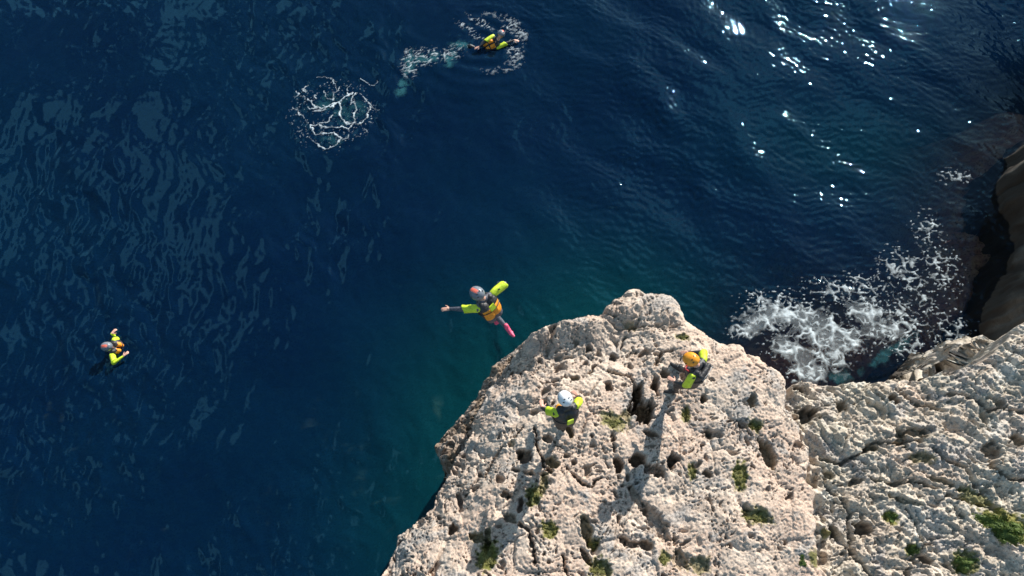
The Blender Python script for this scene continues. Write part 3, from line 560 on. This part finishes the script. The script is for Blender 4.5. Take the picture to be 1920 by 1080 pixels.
def V(*a): return Vector(a)
class Shape:
    """tapered limbs joined and then fused into one continuous skin"""
    def __init__(self): self.v, self.f, self.b = [], [], []
    def cap(self, p0, p1, r0, r1, region, n=14, m=5):
        p0, p1 = Vector(p0), Vector(p1); ax = p1-p0; L = ax.length
        ax = ax/L if L > 1e-5 else V(0, 0, 1)
        t = ax.orthogonal().normalized(); b = ax.cross(t); base = len(self.v); rings = []
        for k in range(m): a = math.pi/2*(1-k/m); rings.append((p0-ax*r0*math.sin(a), r0*math.cos(a)))
        rings.append((p0, r0)); rings.append((p1, r1))
        for k in range(1, m+1): a = math.pi/2*k/m; rings.append((p1+ax*r1*math.sin(a), r1*math.cos(a)))
        rings[0] = (rings[0][0], 1e-4); rings[-1] = (rings[-1][0], 1e-4)
        for c, r in rings:
            for i in range(n):
                q = 2*math.pi*i/n; self.v.append(c+(t*math.cos(q)+b*math.sin(q))*r)
        R = len(rings)
        for k in range(R-1):
            for i in range(n):
                j = (i+1) % n; self.f.append((base+k*n+i, base+k*n+j, base+(k+1)*n+j, base+(k+1)*n+i))
        self.f.append(tuple(base+i for i in range(n))[::-1]); self.f.append(tuple(base+(R-1)*n+i for i in range(n)))
        self.b.append((p0, p1, r0, r1, region))
    def fuse(self, name, voxel, mats, pick=None, smooth=6, parent=None):
        me = bpy.data.meshes.new(name); me.from_pydata([tuple(v) for v in self.v], [], self.f); me.update()
        tmp = bpy.data.objects.new(name, me); COL.objects.link(tmp)
        r = tmp.modifiers.new('r', 'REMESH'); r.mode = 'VOXEL'; r.voxel_size = voxel
        sm = tmp.modifiers.new('s', 'SMOOTH'); sm.factor = 0.5; sm.iterations = smooth
        dg = bpy.context.evaluated_depsgraph_get(); dg.update()
        out = bpy.data.meshes.new_from_object(tmp.evaluated_get(dg)); out.name = name
        bpy.data.objects.remove(tmp); bpy.data.meshes.remove(me)
        n = len(out.polygons); c = np.zeros(n*3, np.float32); out.polygons.foreach_get('center', c); c = c.reshape(-1, 3)
        best = np.full(n, 1e9); reg = np.zeros(n, int); tt = np.zeros(n)
        for i, (p0, p1, r0, r1, region) in enumerate(self.b):
            a = np.array(p0); e = np.array(p1)-a; L = max(1e-9, e@e)
            t = np.clip(((c-a)@e)/L, 0, 1); d = np.linalg.norm(c-a-t[:, None]*e, axis=1)-(r0+(r1-r0)*t)
            m = d < best; best = np.where(m, d, best); reg = np.where(m, region, reg); tt = np.where(m, t, tt)
        if pick is not None: reg = pick(c, reg, tt)
        out.materials.clear()
        for m in mats: out.materials.append(m)
        out.polygons.foreach_set('material_index', reg.astype(np.int32)); out.polygons.foreach_set('use_smooth', np.ones(n, bool)); out.update()
        o = bpy.data.objects.new(name, out); return link(o, parent)
def ik(root, target, l1, l2, pole):
    d = target-root; L = d.length
    if L > (l1+l2)*0.998: d = d*((l1+l2)*0.998/L); L = d.length; target = root+d
    L = max(L, abs(l1-l2)+0.01); dn = d.normalized()
    a = (l1*l1-l2*l2+L*L)/(2*L); h = math.sqrt(max(0, l1*l1-a*a))
    p = Vector(pole); p = (p-dn*p.dot(dn)).normalized()
    return root+dn*a+p*h, target
def frame(up, fwd):
    up = Vector(up).normalized(); f = Vector(fwd); f = (f-up*f.dot(up)).normalized(); r = f.cross(up)
    return r, f, up
def box_obj(name, c, r, f, u, sx, sy, sz, mat, parent, bev=0.004):
    bm = bmesh.new(); bmesh.ops.create_cube(bm, size=1.0)
    for v in bm.verts: v.co = Vector(c)+r*(v.co.x*sx)+f*(v.co.y*sy)+u*(v.co.z*sz)
    bmesh.ops.bevel(bm, geom=bm.edges[:], offset=min(bev, 0.4*min(sx, sy, sz)), segments=2, affect='EDGES')
    me = bpy.data.meshes.new(name); bm.to_mesh(me); bm.free(); me.materials.append(mat)
    return link(bpy.data.objects.new(name, me), parent)
def tube_obj(name, pts, rad_, mat, parent, n=8, closed=False):
    pts = [Vector(p) for p in pts]; vs_, fs = [], []; N = len(pts)
    for i, p in enumerate(pts):
        a = pts[(i-1) % N] if (closed or i > 0) else pts[i]; b = pts[(i+1) % N] if (closed or i < N-1) else pts[i]
        d = (b-a).normalized(); t = d.orthogonal().normalized() if i == 0 else (t-d*t.dot(d)).normalized(); q = d.cross(t)
        for k in range(n): w = 2*math.pi*k/n; vs_.append(p+(t*math.cos(w)+q*math.sin(w))*rad_)
    for i in range(N if closed else N-1):
        j = (i+1) % N
        for k in range(n): fs.append((i*n+k, i*n+(k+1) % n, j*n+(k+1) % n, j*n+k))
    if not closed: fs += [tuple(range(n))[::-1], tuple((N-1)*n+k for k in range(n))]
    me = bpy.data.meshes.new(name); me.from_pydata([tuple(v) for v in vs_], [], fs); me.materials.append(mat)
    for p_ in me.polygons: p_.use_smooth = True
    return link(bpy.data.objects.new(name, me), parent)

def helmet(root, head, r, f, u, mat, style):
    c = head+u*0.045; A, B, Cc = 0.122, 0.150, 0.125
    def srf(th, ph, k=1.0):
        x, y = math.sin(ph), math.cos(ph); s = math.sin(th)
        e = 1.0+0.02*math.cos(2*ph)
        ridge = 1.0+0.022*math.exp(-((abs(x*s)-0.42)/0.10)**2)*(1 if th < 1.45 else 0)
        return c+(r*(A*x*s)+f*(B*y*s*e)+u*(Cc*math.cos(th)))*ridge*k
    vs_, fs = [], []; NT, NP = 16, 36
    def thmax(ph): return 1.72+0.22*(1-math.cos(ph))*0.5
    for k in range(NT+1):
        for i in range(NP):
            ph = 2*math.pi*i/NP; th = max(0.001, thmax(ph)*k/NT); vs_.append(srf(th, ph, 1.0+(0.035 if k == NT else 0)))
    for i in range(NP):                      # inner lip
        ph = 2*math.pi*i/NP; vs_.append(srf(thmax(ph)-0.02, ph, 0.93))
    for k in range(NT+1):
        for i in range(NP): j = (i+1) % NP; fs.append((k*NP+i, k*NP+j, (k+1)*NP+j, (k+1)*NP+i))
    me = bpy.data.meshes.new('helmet'); me.from_pydata([tuple(v) for v in vs_], [], fs); me.materials.append(mat)
    for p in me.polygons: p.use_smooth = True
    h = link(bpy.data.objects.new('helmet', me), root)
    # vents
    spots = [(0.75, 0.35), (0.75, -0.35), (1.15, 0.7), (1.15, -0.7), (0.8, math.pi-0.45), (0.8, math.pi+0.45), (1.2, math.pi-0.6), (1.2, math.pi+0.6), (1.2, 1.5), (1.2, -1.5)]
    for th, ph in spots:
        p = srf(th, ph, 1.004); nrm = (p-c).normalized(); tr = nrm.cross(u).normalized(); tu = tr.cross(nrm)
        box_obj('vent', p, tr, nrm, tu, 0.022, 0.008, 0.011, DARKPL, h)
    p = srf(0.95, 0.0, 1.006); nrm = (p-c).normalized(); tr = nrm.cross(u).normalized(); tu = tr.cross(nrm)
    if style == 'coral':
        p = srf(0.22, 0.0, 1.006); vs2, fs2 = [], []
        for k in range(9):
            for i in range(5):
                th, w = -0.75+1.35*k/8, (i-2)*0.16
                q = c+(r*(A*math.sin(w))+f*(B*math.sin(th)*math.cos(w))+u*(Cc*math.cos(th)*math.cos(w)))*1.008; vs2.append(tuple(q))
        for k in range(8):
            for i in range(4): fs2.append((k*5+i, k*5+i+1, k*5+i+6, k*5+i+5))
        me2 = bpy.data.meshes.new('print_patch'); me2.from_pydata(vs2, [], fs2); me2.materials.append(CORAL)
        link(bpy.data.objects.new('print_patch', me2), h)
    else:
        box_obj('badge', p, tr, nrm, tu, 0.042, 0.006, 0.034, DARKPL, h)
    tube_obj('chin_strap', [srf(1.6, 1.35, 0.97), head+r*0.075+f*0.03-u*0.06, head+f*0.055-u*0.118, head-r*0.075+f*0.03-u*0.06, srf(1.6, -1.35, 0.97)], 0.008, DARKPL, h)
    return h

def shoe(root, ankle, toe_dir, up, mat, badge=False, size=1.0):
    s = Shape(); r, f, u = frame(up, toe_dir)
    heel, ball, tip = ankle-u*0.055-f*0.045, ankle-u*0.062+f*0.10, ankle-u*0.068+f*0.175
    s.cap(ankle+u*0.07, ankle, 0.047, 0.048, 0); s.cap(ankle, heel, 0.046, 0.036, 0); s.cap(heel, ball, 0.036, 0.036, 0); s.cap(ankle+f*0.02, ball, 0.044, 0.036, 0)
    s.cap(ball-r*0.014, ball+r*0.014, 0.034, 0.034, 0); s.cap(ball, tip, 0.038, 0.026, 0)
    o = s.fuse('shoe', 0.009, [mat], None, 4, root)
    so = Shape(); so.cap(heel-u*0.028, ball-u*0.026, 0.030, 0.040, 0); so.cap(ball-u*0.026, tip-u*0.016, 0.040, 0.028, 0)
    for i, v in enumerate(so.v): so.v[i] = v-u*((v-(heel-u*0.028)).dot(u)*0.65)
    so.b = [(heel, tip, .03, .03, 0)]
    me = bpy.data.meshes.new('sole'); me.from_pydata([tuple(v) for v in so.v], [], so.f); me.materials.append(mat if mat is PINK else BLACKSHOE)
    for p in me.polygons: p.use_smooth = True
    link(bpy.data.objects.new('sole', me), o)
    if badge:
        pts = [ankle+u*0.035+f*0.046+r*(0.013*math.cos(a))+u*(0.013*math.sin(a)) for a in [2*math.pi*k/12 for k in range(12)]]
        tube_obj('ankle_badge', pts, 0.0035, WHITEP, o, 6, True)
    return o

def hand(s, wrist, d, palm_n, side, region, spread=0.25, curl=0.35):
    d = Vector(d).normalized(); pn = Vector(palm_n); pn = (pn-d*pn.dot(d)).normalized(); w = d.cross(pn).normalized()*side
    k = wrist+d*0.085
    s.cap(wrist, wrist+d*0.03, 0.026, 0.028, region)
    for o in (-0.024, -0.008, 0.008, 0.024): s.cap(wrist+d*0.02+w*o*0.7, k+w*o, 0.017, 0.0125, region)
    for o, L in ((-0.030, 0.062), (-0.010, 0.078), (0.011, 0.085), (0.031, 0.075)):
        dd = (d+w*(o*spread*12)).normalized(); p = k+w*o*0.9
        a = p+dd*L*0.45+pn*curl*0.012; b = a+(dd*(1-curl*0.3)+pn*curl).normalized()*L*0.33; c = b+(dd*(1-curl*0.6)+pn*curl*1.6).normalized()*L*0.28
        s.cap(p, a, 0.0105, 0.0098, region); s.cap(a, b, 0.0098, 0.0092, region); s.cap(b, c, 0.0092, 0.0085, region)
    t0 = wrist+d*0.03+w*0.030; t1 = t0+(d*0.55+w*0.75+pn*0.2).normalized()*0.045; t2 = t1+(d*0.85+w*0.4+pn*0.3).normalized()*0.035
    s.cap(t0, t1, 0.014, 0.0115, region); s.cap(t1, t2, 0.0115, 0.010, region)

def person(label, head, neck, pelvis, face, chest, hands, feet, elbow_poles, knee_poles, hand_dirs, toe_dirs, helm, hstyle, shoe_mat,
           suit=BLACK, long_lime=False, back_orange=True, red=False, shoe_badge=False, foot_up=None, palm=(0, 0, -1), tag_back=True, front_orange=True, collar=False, bare_neck=True):
    base = V(pelvis.x, pelvis.y, min(p.z for p in feet)-0.09)
    root = bpy.data.objects.new('person', None); link(root)
    tag(root, label, 'person', 'people in wetsuits and helmets')
    r, f, u = frame(neck-pelvis, chest)
    s = Shape()
    # 0 suit, 1 lime, 2 skin, 3 eye
    T = (neck-pelvis).length
    for sd in (-1, 1):
        s.cap(pelvis+r*sd*0.075, pelvis+r*sd*0.072+u*T*0.35, 0.108, 0.100, 0); s.cap(pelvis+r*sd*0.07+u*T*0.3, pelvis+r*sd*0.095+u*T*0.72+f*0.01, 0.100, 0.108, 0)
        s.cap(pelvis+r*sd*0.095+u*T*0.70, neck+r*sd*0.13-u*0.05, 0.108, 0.068, 0); s.cap(neck, neck+r*sd*0.15-u*0.045, 0.062, 0.06, 0)
    hu = (head-neck).normalized()
    s.cap(neck-u*0.02, head-hu*0.06, 0.060, 0.052, 2 if bare_neck else 0)
    hr, hf, hU = frame(hu, face)
    s.cap(head-hf*0.03+hU*0.03, head+hf*0.02+hU*0.03, 0.085, 0.080, 2); s.cap(head+hf*0.035, head+hf*0.045-hU*0.075, 0.066, 0.042, 2)
    s.cap(head+hf*0.092+hU*0.0, head+hf*0.112-hU*0.035, 0.010, 0.014, 2)
    for sd in (-1, 1):
        s.cap(head+hr*sd*0.082-hU*0.01, head+hr*sd*0.084-hU*0.035, 0.014, 0.012, 2)
        s.cap(head+hr*sd*0.032+hf*0.088+hU*0.005, head+hr*sd*0.034+hf*0.088+hU*0.005, 0.012, 0.012, 3)
    s.cap(head+hf*0.083-hU*0.062-hr*0.018, head+hf*0.083-hU*0.062+hr*0.018, 0.010, 0.010, 2)
    for i, sd in enumerate((-1, 1)):         # left, right
        sh = neck+r*sd*0.185-u*0.06
        el, wr = ik(sh, hands[i], 0.295, 0.255, elbow_poles[i])
        s.cap(sh, el, 0.066, 0.046, 1 if long_lime else 0); s.cap(el, el+(wr-el)*0.35, 0.046, 0.043, 1 if long_lime else 4); s.cap(el+(wr-el)*0.35, wr, 0.043, 0.029, 1 if long_lime else 4)
        d = hand_dirs[i] if hand_dirs[i] is not None else (wr-el)
        hand(s, wr, d, palm, sd, 2)
        hp = pelvis+r*sd*0.088-u*0.03
        kn, an = ik(hp, feet[i], 0.43, 0.41, knee_poles[i])
        s.cap(hp, kn, 0.090, 0.058, 0); s.cap(kn, kn+(an-kn)*0.35-f*0.012, 0.056, 0.056, 4); s.cap(kn+(an-kn)*0.35-f*0.012, an, 0.056, 0.040, 4)
        fu = (kn-an).normalized() if foot_up is None else foot_up[i]
        shoe(root, an, toe_dirs[i], fu, shoe_mat, shoe_badge)
    def pick(c, reg, tt):
        return np.where(reg == 4, 4, reg)
    body = s.fuse('body', 0.0085, [suit, LIME, SKIN, EYE, GREYN if suit is GREYN else BLACK], pick, 5, root)
    # flared lime shoulder panels
    for i, sd in enumerate((-1, 1)):
        sh = neck+r*sd*0.185-u*0.06
        el, wr = ik(sh, hands[i], 0.295, 0.255, elbow_poles[i])
        ax = (el-sh).normalized(); t = ax.cross(u).normalized() if abs(ax.dot(u)) < 0.95 else ax.cross(f).normalized(); b = ax.cross(t); vs_, fs = [], []; L = (el-sh).length; NN = 20
        for k, (a_, ra) in enumerate(((-0.22, 0.012), (-0.19, 0.040), (-0.10, 0.060), (0.10, 0.074), (0.40, 0.076), (0.70, 0.076), (0.92, 0.078), (0.97, 0.072), (0.95, 0.050))):
            for i2 in range(NN):
                w = 2*math.pi*i2/NN; slant = 0.10*math.cos(w)*max(0, a_)*L+0.006*math.sin(3*w+k)*a_
                wr_ = 1+0.05*math.sin(2*w+1.3*k)+0.035*math.sin(5*w+2.9*k)
                vs_.append(tuple(sh+ax*(a_*L+slant)+(t*math.cos(w)*0.95+b*math.sin(w)*1.08)*ra*wr_))
        for k in range(8):
            for i2 in range(NN): j2 = (i2+1) % NN; fs.append((k*NN+i2, k*NN+j2, (k+1)*NN+j2, (k+1)*NN+i2))
        fs += [tuple(range(NN))[::-1], tuple(8*NN+k for k in range(NN))]
        me = bpy.data.meshes.new('sleeve'); me.from_pydata(vs_, [], fs); me.materials.append(LIME); me.polygons.foreach_set('use_smooth', np.ones(len(fs), bool))
        so = link(bpy.data.objects.new('sleeve', me), root)
        dot = sh+ax*L*0.45+(u*0.6-f*0.8).normalized()*0.083
        box_obj('grommet', dot, ax, ax.cross((u*0.6-f*0.8).normalized()), (u*0.6-f*0.8).normalized(), 0.018, 0.018, 0.012, DARKPL, so)
    # buoyancy vest
    s = Shape()
    for sd in (-1, 1):
        s.cap(pelvis+r*sd*0.075+u*T*0.22, pelvis+r*sd*0.09+u*T*0.70, 0.128, 0.138, 0)
        s.cap(pelvis+r*sd*0.085+u*T*0.66+f*0.03, neck+r*sd*0.105-u*0.03+f*0.035, 0.125, 0.055, 0); s.cap(pelvis+r*sd*0.085+u*T*0.66-f*0.03, neck+r*sd*0.105-u*0.03-f*0.035, 0.125, 0.055, 0)
        s.cap(neck+r*sd*0.105-u*0.02+f*0.045, neck+r*sd*0.105-u*0.02-f*0.045, 0.048, 0.048, 0)
        s.cap(pelvis+r*sd*0.062+u*T*0.40+f*0.125, pelvis+r*sd*0.075+u*T*0.74+f*0.125, 0.052, 0.055, 0)    # chest floats
        s.cap(pelvis+r*sd*0.055+u*T*0.34-f*0.115, pelvis+r*sd*0.065+u*T*0.62-f*0.115, 0.055, 0.055, 0)    # back float
    if collar: s.cap(neck-f*0.13+r*0.13-u*0.04, neck-f*0.13-r*0.13-u*0.04, 0.05, 0.05, 0)
    pv, rv, fv, uv = (np.array(a) for a in (pelvis, r, f, u))
    def vpick(c, reg, tt):
        q = c-pv; x, y, z = q@rv, q@fv, q@uv
        o_ = np.zeros(len(c), int)
        if front_orange: o_[(y > 0.05) & (np.abs(x) > 0.02) & (np.abs(x) < 0.15) & (z > T*0.25) & (z < T*0.86) & (np.abs(z-T*0.57) > 0.018)] = 1
        if back_orange: o_[(y < -0.03) & (z < T*0.70) & (np.abs(x) < 0.19)] = 1
        return o_
    vest = s.fuse('life_vest', 0.011, [BLACK, ORANGE], vpick, 4, root)
    if tag_back: box_obj('tag', pelvis+u*T*(0.74 if back_orange else 0.62)-f*0.180, r, f, u, 0.12, 0.022, 0.14, LIME, vest, 0.008)
    pts = [pelvis+u*T*0.57+r*(0.225*math.cos(a))+f*(0.178*math.sin(a)) for a in [2*math.pi*k/28 for k in range(28)]]
    tube_obj('belt', pts, 0.009, DARKPL, vest, 6, True)
    box_obj('buckle', pelvis+u*T*0.57+f*0.185, r, f, u, 0.05, 0.02, 0.035, DARKPL, vest)
    if red:
        tube_obj('red_strap', [neck+r*0.12+f*0.07, neck+r*0.06+f*0.16-u*0.10, neck-r*0.02+f*0.19-u*0.13, neck-r*0.10+f*0.17-u*0.12, neck-r*0.15+f*0.08-u*0.04], 0.012, RED, vest)
        tube_obj('red_cord', [neck-r*0.03+f*0.19-u*0.10, neck-r*0.08+f*0.21-u*0.13, neck-r*0.13+f*0.18-u*0.16], 0.006, RED, vest)
    if collar:
        tube_obj('piping', [neck-f*0.185+r*0.16-u*0.07, neck-f*0.195+r*0.08-u*0.05, neck-f*0.2-u*0.045, neck-f*0.195-r*0.08-u*0.05, neck-f*0.185-r*0.16-u*0.07], 0.006, GREYW, vest)
    helmet(root, head, hr, hf, hU, helm, hstyle)
    # root at the base of the figure, parts keep their places
    root.location = base
    for o in list(root.children):
        o.location = -base
    return root

def up(p, h): return V(p.x, p.y, p.z+h)
# --- man in the white helmet at the rim
fl, fr_ = on_rock(1021, 757), on_rock(1056, 803)
g = on_rock(1050, 800).z
person('person in white helmet and lime sleeves standing on the rock, arms held out bent',
  head=at(1060, 751, g+1.54), neck=at(1062, 764, g+1.40), pelvis=at(1060, 792, g+0.90), face=(-0.35, 0.9, -0.35), chest=(-0.35, 0.9, 0.1),
  hands=[at(1011, 763, g+0.80), at(1086, 743, g+0.86)], feet=[up(fl, 0.10), up(fr_, 0.10)], elbow_poles=[(-1, -0.6, -0.5), (1, -0.6, -0.5)], knee_poles=[(-0.3, 1, 0), (0.1, 1, 0)],
  hand_dirs=[V(-0.1, 1, -0.15), V(-0.75, 0.7, -0.1)], toe_dirs=[V(-0.25, 1, 0), V(0.1, 1, 0)], helm=HWHITE, hstyle='badge', shoe_mat=BLACKSHOE, shoe_badge=True, foot_up=[V(0, 0, 1), V(0, 0, 1)], back_orange=False, bare_neck=False)
# --- person in the orange helmet
fl, fr_ = on_rock(1264, 735), on_rock(1272, 693)
g = on_rock(1285, 735).z
person('person in orange helmet and black vest standing on the rock with feet apart',
  head=at(1298, 676, g+1.55), neck=at(1309, 687, g+1.40), pelvis=at(1304, 712, g+0.90), face=(-0.8, 0.5, -0.3), chest=(-0.8, 0.6, 0),
  hands=[at(1266, 716, g+0.92), at(1292, 661, g+1.0)], feet=[up(fl, 0.10), up(fr_, 0.10)], elbow_poles=[(0.3, -0.8, -0.5), (0.5, 0.7, -0.6)], knee_poles=[(-1, 0.2, 0), (-0.8, 0.6, 0)],
  hand_dirs=[V(-0.7, 0.6, -0.2), V(-0.9, 0.1, -0.3)], toe_dirs=[V(-1, 0.03, 0), V(-0.75, 0.65, 0)], helm=HORANGE, hstyle='badge', shoe_mat=BLACKSHOE, red=True, shoe_badge=True, foot_up=[V(0, 0, 1), V(0, 0, 1)], tag_back=False, front_orange=False, back_orange=False, collar=True)
# --- the jumper in mid-air
person('person in grey helmet leaping off the rock with arms spread and pink shoes',
  head=at(897, 552, 6.78), neck=at(907, 561, 6.62), pelvis=at(926, 589, 6.22), face=(-0.7, 0.6, -0.6), chest=(-0.62, 0.62, -0.3),
  hands=[at(842, 579, 6.35), at(934, 531, 6.38)], feet=[at(929, 600, 5.42), at(951, 615, 5.68)], elbow_poles=[(-0.2, -0.6, 0.4), (0.8, 0.4, 0.3)], knee_poles=[(-0.6, 0.6, 0.2), (-0.6, 0.6, 0)],
  hand_dirs=[V(-1, -0.05, -0.1), V(0.4, -0.2, -0.8)], toe_dirs=[V(-0.3, 0.3, -1), V(0.62, -0.80, -0.25)], helm=HGREY, hstyle='coral', shoe_mat=PINK, suit=GREYN, foot_up=[V(-0.7, 0.6, 0.4), V(-0.3, 0.3, 1.0)])
# --- swimmer at the left
person('person in grey helmet with lime sleeves floating upright in the water at left',
  head=at(202, 650, 0.30), neck=at(209, 651, 0.15), pelvis=at(232, 655, -0.24), face=(0.8, -0.1, 0.55), chest=(0.55, -0.2, 0.8),
  hands=[at(209, 626, 0.10), at(231, 668, 0.14)], feet=[at(206, 690, -0.34), at(218, 690, -0.75)], elbow_poles=[(0.2, 0.2, -1), (-0.2, -1, 0.2)], knee_poles=[(1, -0.1, -0.3), (1, -0.3, 0)],
  hand_dirs=[V(0.5, 0.7, 0.1), V(0.5, 0.5, 0.1)], toe_dirs=[V(-0.35, -0.9, -0.05), V(-0.3, -0.9, -0.3)], helm=HGREY, hstyle='coral', shoe_mat=PALESHOE, long_lime=True)
# --- swimmer at the top, on the back
person('person in grey helmet swimming on the back with outstretched arms near the top',
  head=at(938, 66, 0.26), neck=at(932, 77, 0.13), pelvis=at(903, 92, -0.14), face=(0.15, -0.75, 0.55), chest=(0.15, -0.55, 0.8),
  hands=[at(975, 70, 0.08), at(896, 90, 0.12)], feet=[at(862, 88, -0.16), at(850, 108, -0.12)], elbow_poles=[(0.2, 0.4, 0.6), (-0.4, -0.2, 0.4)], knee_poles=[(0, -0.2, 1), (0, -0.2, 1)],
  hand_dirs=[V(1, -0.1, 0), V(-0.9, -0.35, 0)], toe_dirs=[V(-0.9, -0.5, -0.2), V(-0.7, -0.8, -0.1)], helm=HGREY, hstyle='coral', shoe_mat=PALESHOE, foot_up=[V(0.2, 0, 1), V(0.2, 0, 1)])

# ------------------------------------------------------------------ moss and low plants in the hollows
def leaf_material(name, a, b):
    m, n, l, out = new_mat(name); p = n.new('ShaderNodeBsdfPrincipled'); g_ = n.new('ShaderNodeNewGeometry')
    f_ = noise(n, l, 9, 3, 0.6, g_.outputs['Position'])
    l.new(mixc(n, l, ramp(n, l, f_, 0.35, 0.65), a, b), p.inputs['Base Color']); p.inputs['Roughness'].default_value = 0.7
    t = n.new('ShaderNodeBsdfTranslucent'); t.inputs['Color'].default_value = (*b, 1)
    ms = n.new('ShaderNodeMixShader'); ms.inputs['Fac'].default_value = 0.25; l.new(p.outputs[0], ms.inputs[1]); l.new(t.outputs[0], ms.inputs[2]); l.new(ms.outputs[0], out.inputs['Surface'])
    return m
MOSS = leaf_material('moss_leaf', (0.09, 0.094, 0.022), (0.20, 0.19, 0.05)); PLANT = leaf_material('plant_leaf', (0.045, 0.085, 0.012), (0.12, 0.17, 0.03))
def moss(px, py, rx, ry, label, z0=Zp, mat=MOSS, hgt=0.05, turn=0, dens=0.6, leaf=0.018):
    c = on_rock(px, py, z0); rx, ry = rx/102.0, ry/102.0; rr = random.Random(int(px*7+py))
    n = int(dens*rx*ry*math.pi*5200)+30; vs_, fs = [], []; a = rad(turn)
    for i in range(n):
        q = math.sqrt(rr.random()); t = rr.random()*6.283; q *= 0.72+0.28*math.sin(3*t+px)+0.2*math.sin(5*t+py)+0.25*rr.random()
        lx, ly = q*rx*math.cos(t), q*ry*math.sin(t)
        p = V(c.x+lx*math.cos(a)+ly*math.sin(a), c.y-lx*math.sin(a)+ly*math.cos(a), 0)
        p.z = ground(p)+0.25*hgt*(1-min(1, q)**2)*rr.uniform(0.1, 1.0)-0.004
        d = V(rr.gauss(0, 1), rr.gauss(0, 1), rr.uniform(0.1, 1.4)).normalized(); w = d.cross(V(rr.gauss(0, 1), rr.gauss(0, 1), rr.gauss(0, 1))).normalized()
        L = leaf*rr.uniform(0.6, 1.4); b0 = len(vs_)
        vs_ += [p-w*L*0.15, p+d*L*0.5-w*L*0.35, p+d*L, p+d*L*0.5+w*L*0.35]
        fs.append((b0, b0+1, b0+2, b0+3))
    vs_ = [v-c for v in vs_]
    # the cushion under the leaves: one lumpy dome that follows the hollow
    cv, cf = [], []; NR, NA = 7, 26
    for k in range(NR+1):
        for i in range(NA):
            t = 6.2832*i/NA; q = (k/NR)*(0.80+0.30*math.sin(3*t+px)+0.10*math.sin(7*t)) if k else 0.0
            lx, ly = q*rx*math.cos(t), q*ry*math.sin(t)
            p = V(c.x+lx*math.cos(a)+ly*math.sin(a), c.y-lx*math.sin(a)+ly*math.cos(a), 0)
            p.z = ground(p)+(hgt*0.22*(1-(k/NR)**2)*rr.uniform(0.75, 1.1) if k < NR else -0.05); cv.append(tuple(p-c))
    for k in range(NR):
        for i in range(NA): j = (i+1) % NA; cf.append((k*NA+i, k*NA+j, (k+1)*NA+j, (k+1)*NA+i))
    nm = 'moss_clump' if mat is MOSS else 'low_plant'
    cm = bpy.data.meshes.new(nm); cm.from_pydata(cv, [], cf); cm.materials.append(mat)
    o = link(bpy.data.objects.new(nm, cm)); o.location = c
    me = bpy.data.meshes.new('leaves'); me.from_pydata([tuple(v) for v in vs_], [], fs); me.materials.append(mat)
    lv = link(bpy.data.objects.new('leaves', me), o); lv['kind'] = 'stuff'
    tag(o, label, 'moss' if mat is MOSS else 'plant', 'green growth in the rock hollows')
for a in ((1030, 994, 13, 13, 'round green moss clump in a hollow between the two long shadows'), (1000, 931, 12, 17, 'oval moss clump beside the long shadow of the white-helmeted person'),
          (915, 1046, 15, 16, 'moss clump in the leftmost hollow near the bottom edge'), (1122, 1067, 15, 12, 'moss clump in the round hollow at the bottom edge below the shadows'),
          (1388, 895, 11, 22, 'tall narrow moss clump near the right side of the promontory'), (1416, 801, 11, 8, 'small moss clump in a pit near the promontory right rim'),
          (1287, 778, 6, 13, 'narrow moss strip below the feet of the orange-helmeted person'), (1300, 886, 6, 11, 'little moss tuft right of the deep oval pit'),
          (1418, 970, 22, 9, 'wide dull moss clump in a hollow near the crevice'), (1245, 1050, 8, 10, 'small moss tuft on open stone at the bottom of the promontory'), (1150, 792, 20, 9, 'thin yellow green moss beside the large brown hole'), (1282, 632, 11, 5, 'thin moss smear near the tip of the promontory'), (1112, 1022, 9, 8, 'dark moss at the foot of the slot right of the round clump')):
    moss(*a)
for a in ((1884, 990, 46, 24, 'large bright green plant cushion at the right edge of the shelf', 4.9, PLANT, 0.16, 25, 1.1, 0.026), (1672, 970, 11, 11, 'small round green plant tuft in the middle of the shelf', 4.7, PLANT, 0.07), (1712, 1032, 12, 9, 'green plant tuft near a dark pit at the bottom of the shelf', 4.7, PLANT, 0.05),
          (1505, 1053, 7, 12, 'bright plant tuft at the lower end of the crevice', 4.9, PLANT, 0.05), (1810, 1056, 18, 15, 'dark green plant tuft at the bottom right below the large cushion', 4.9, PLANT, 0.06)):
    moss(*a)
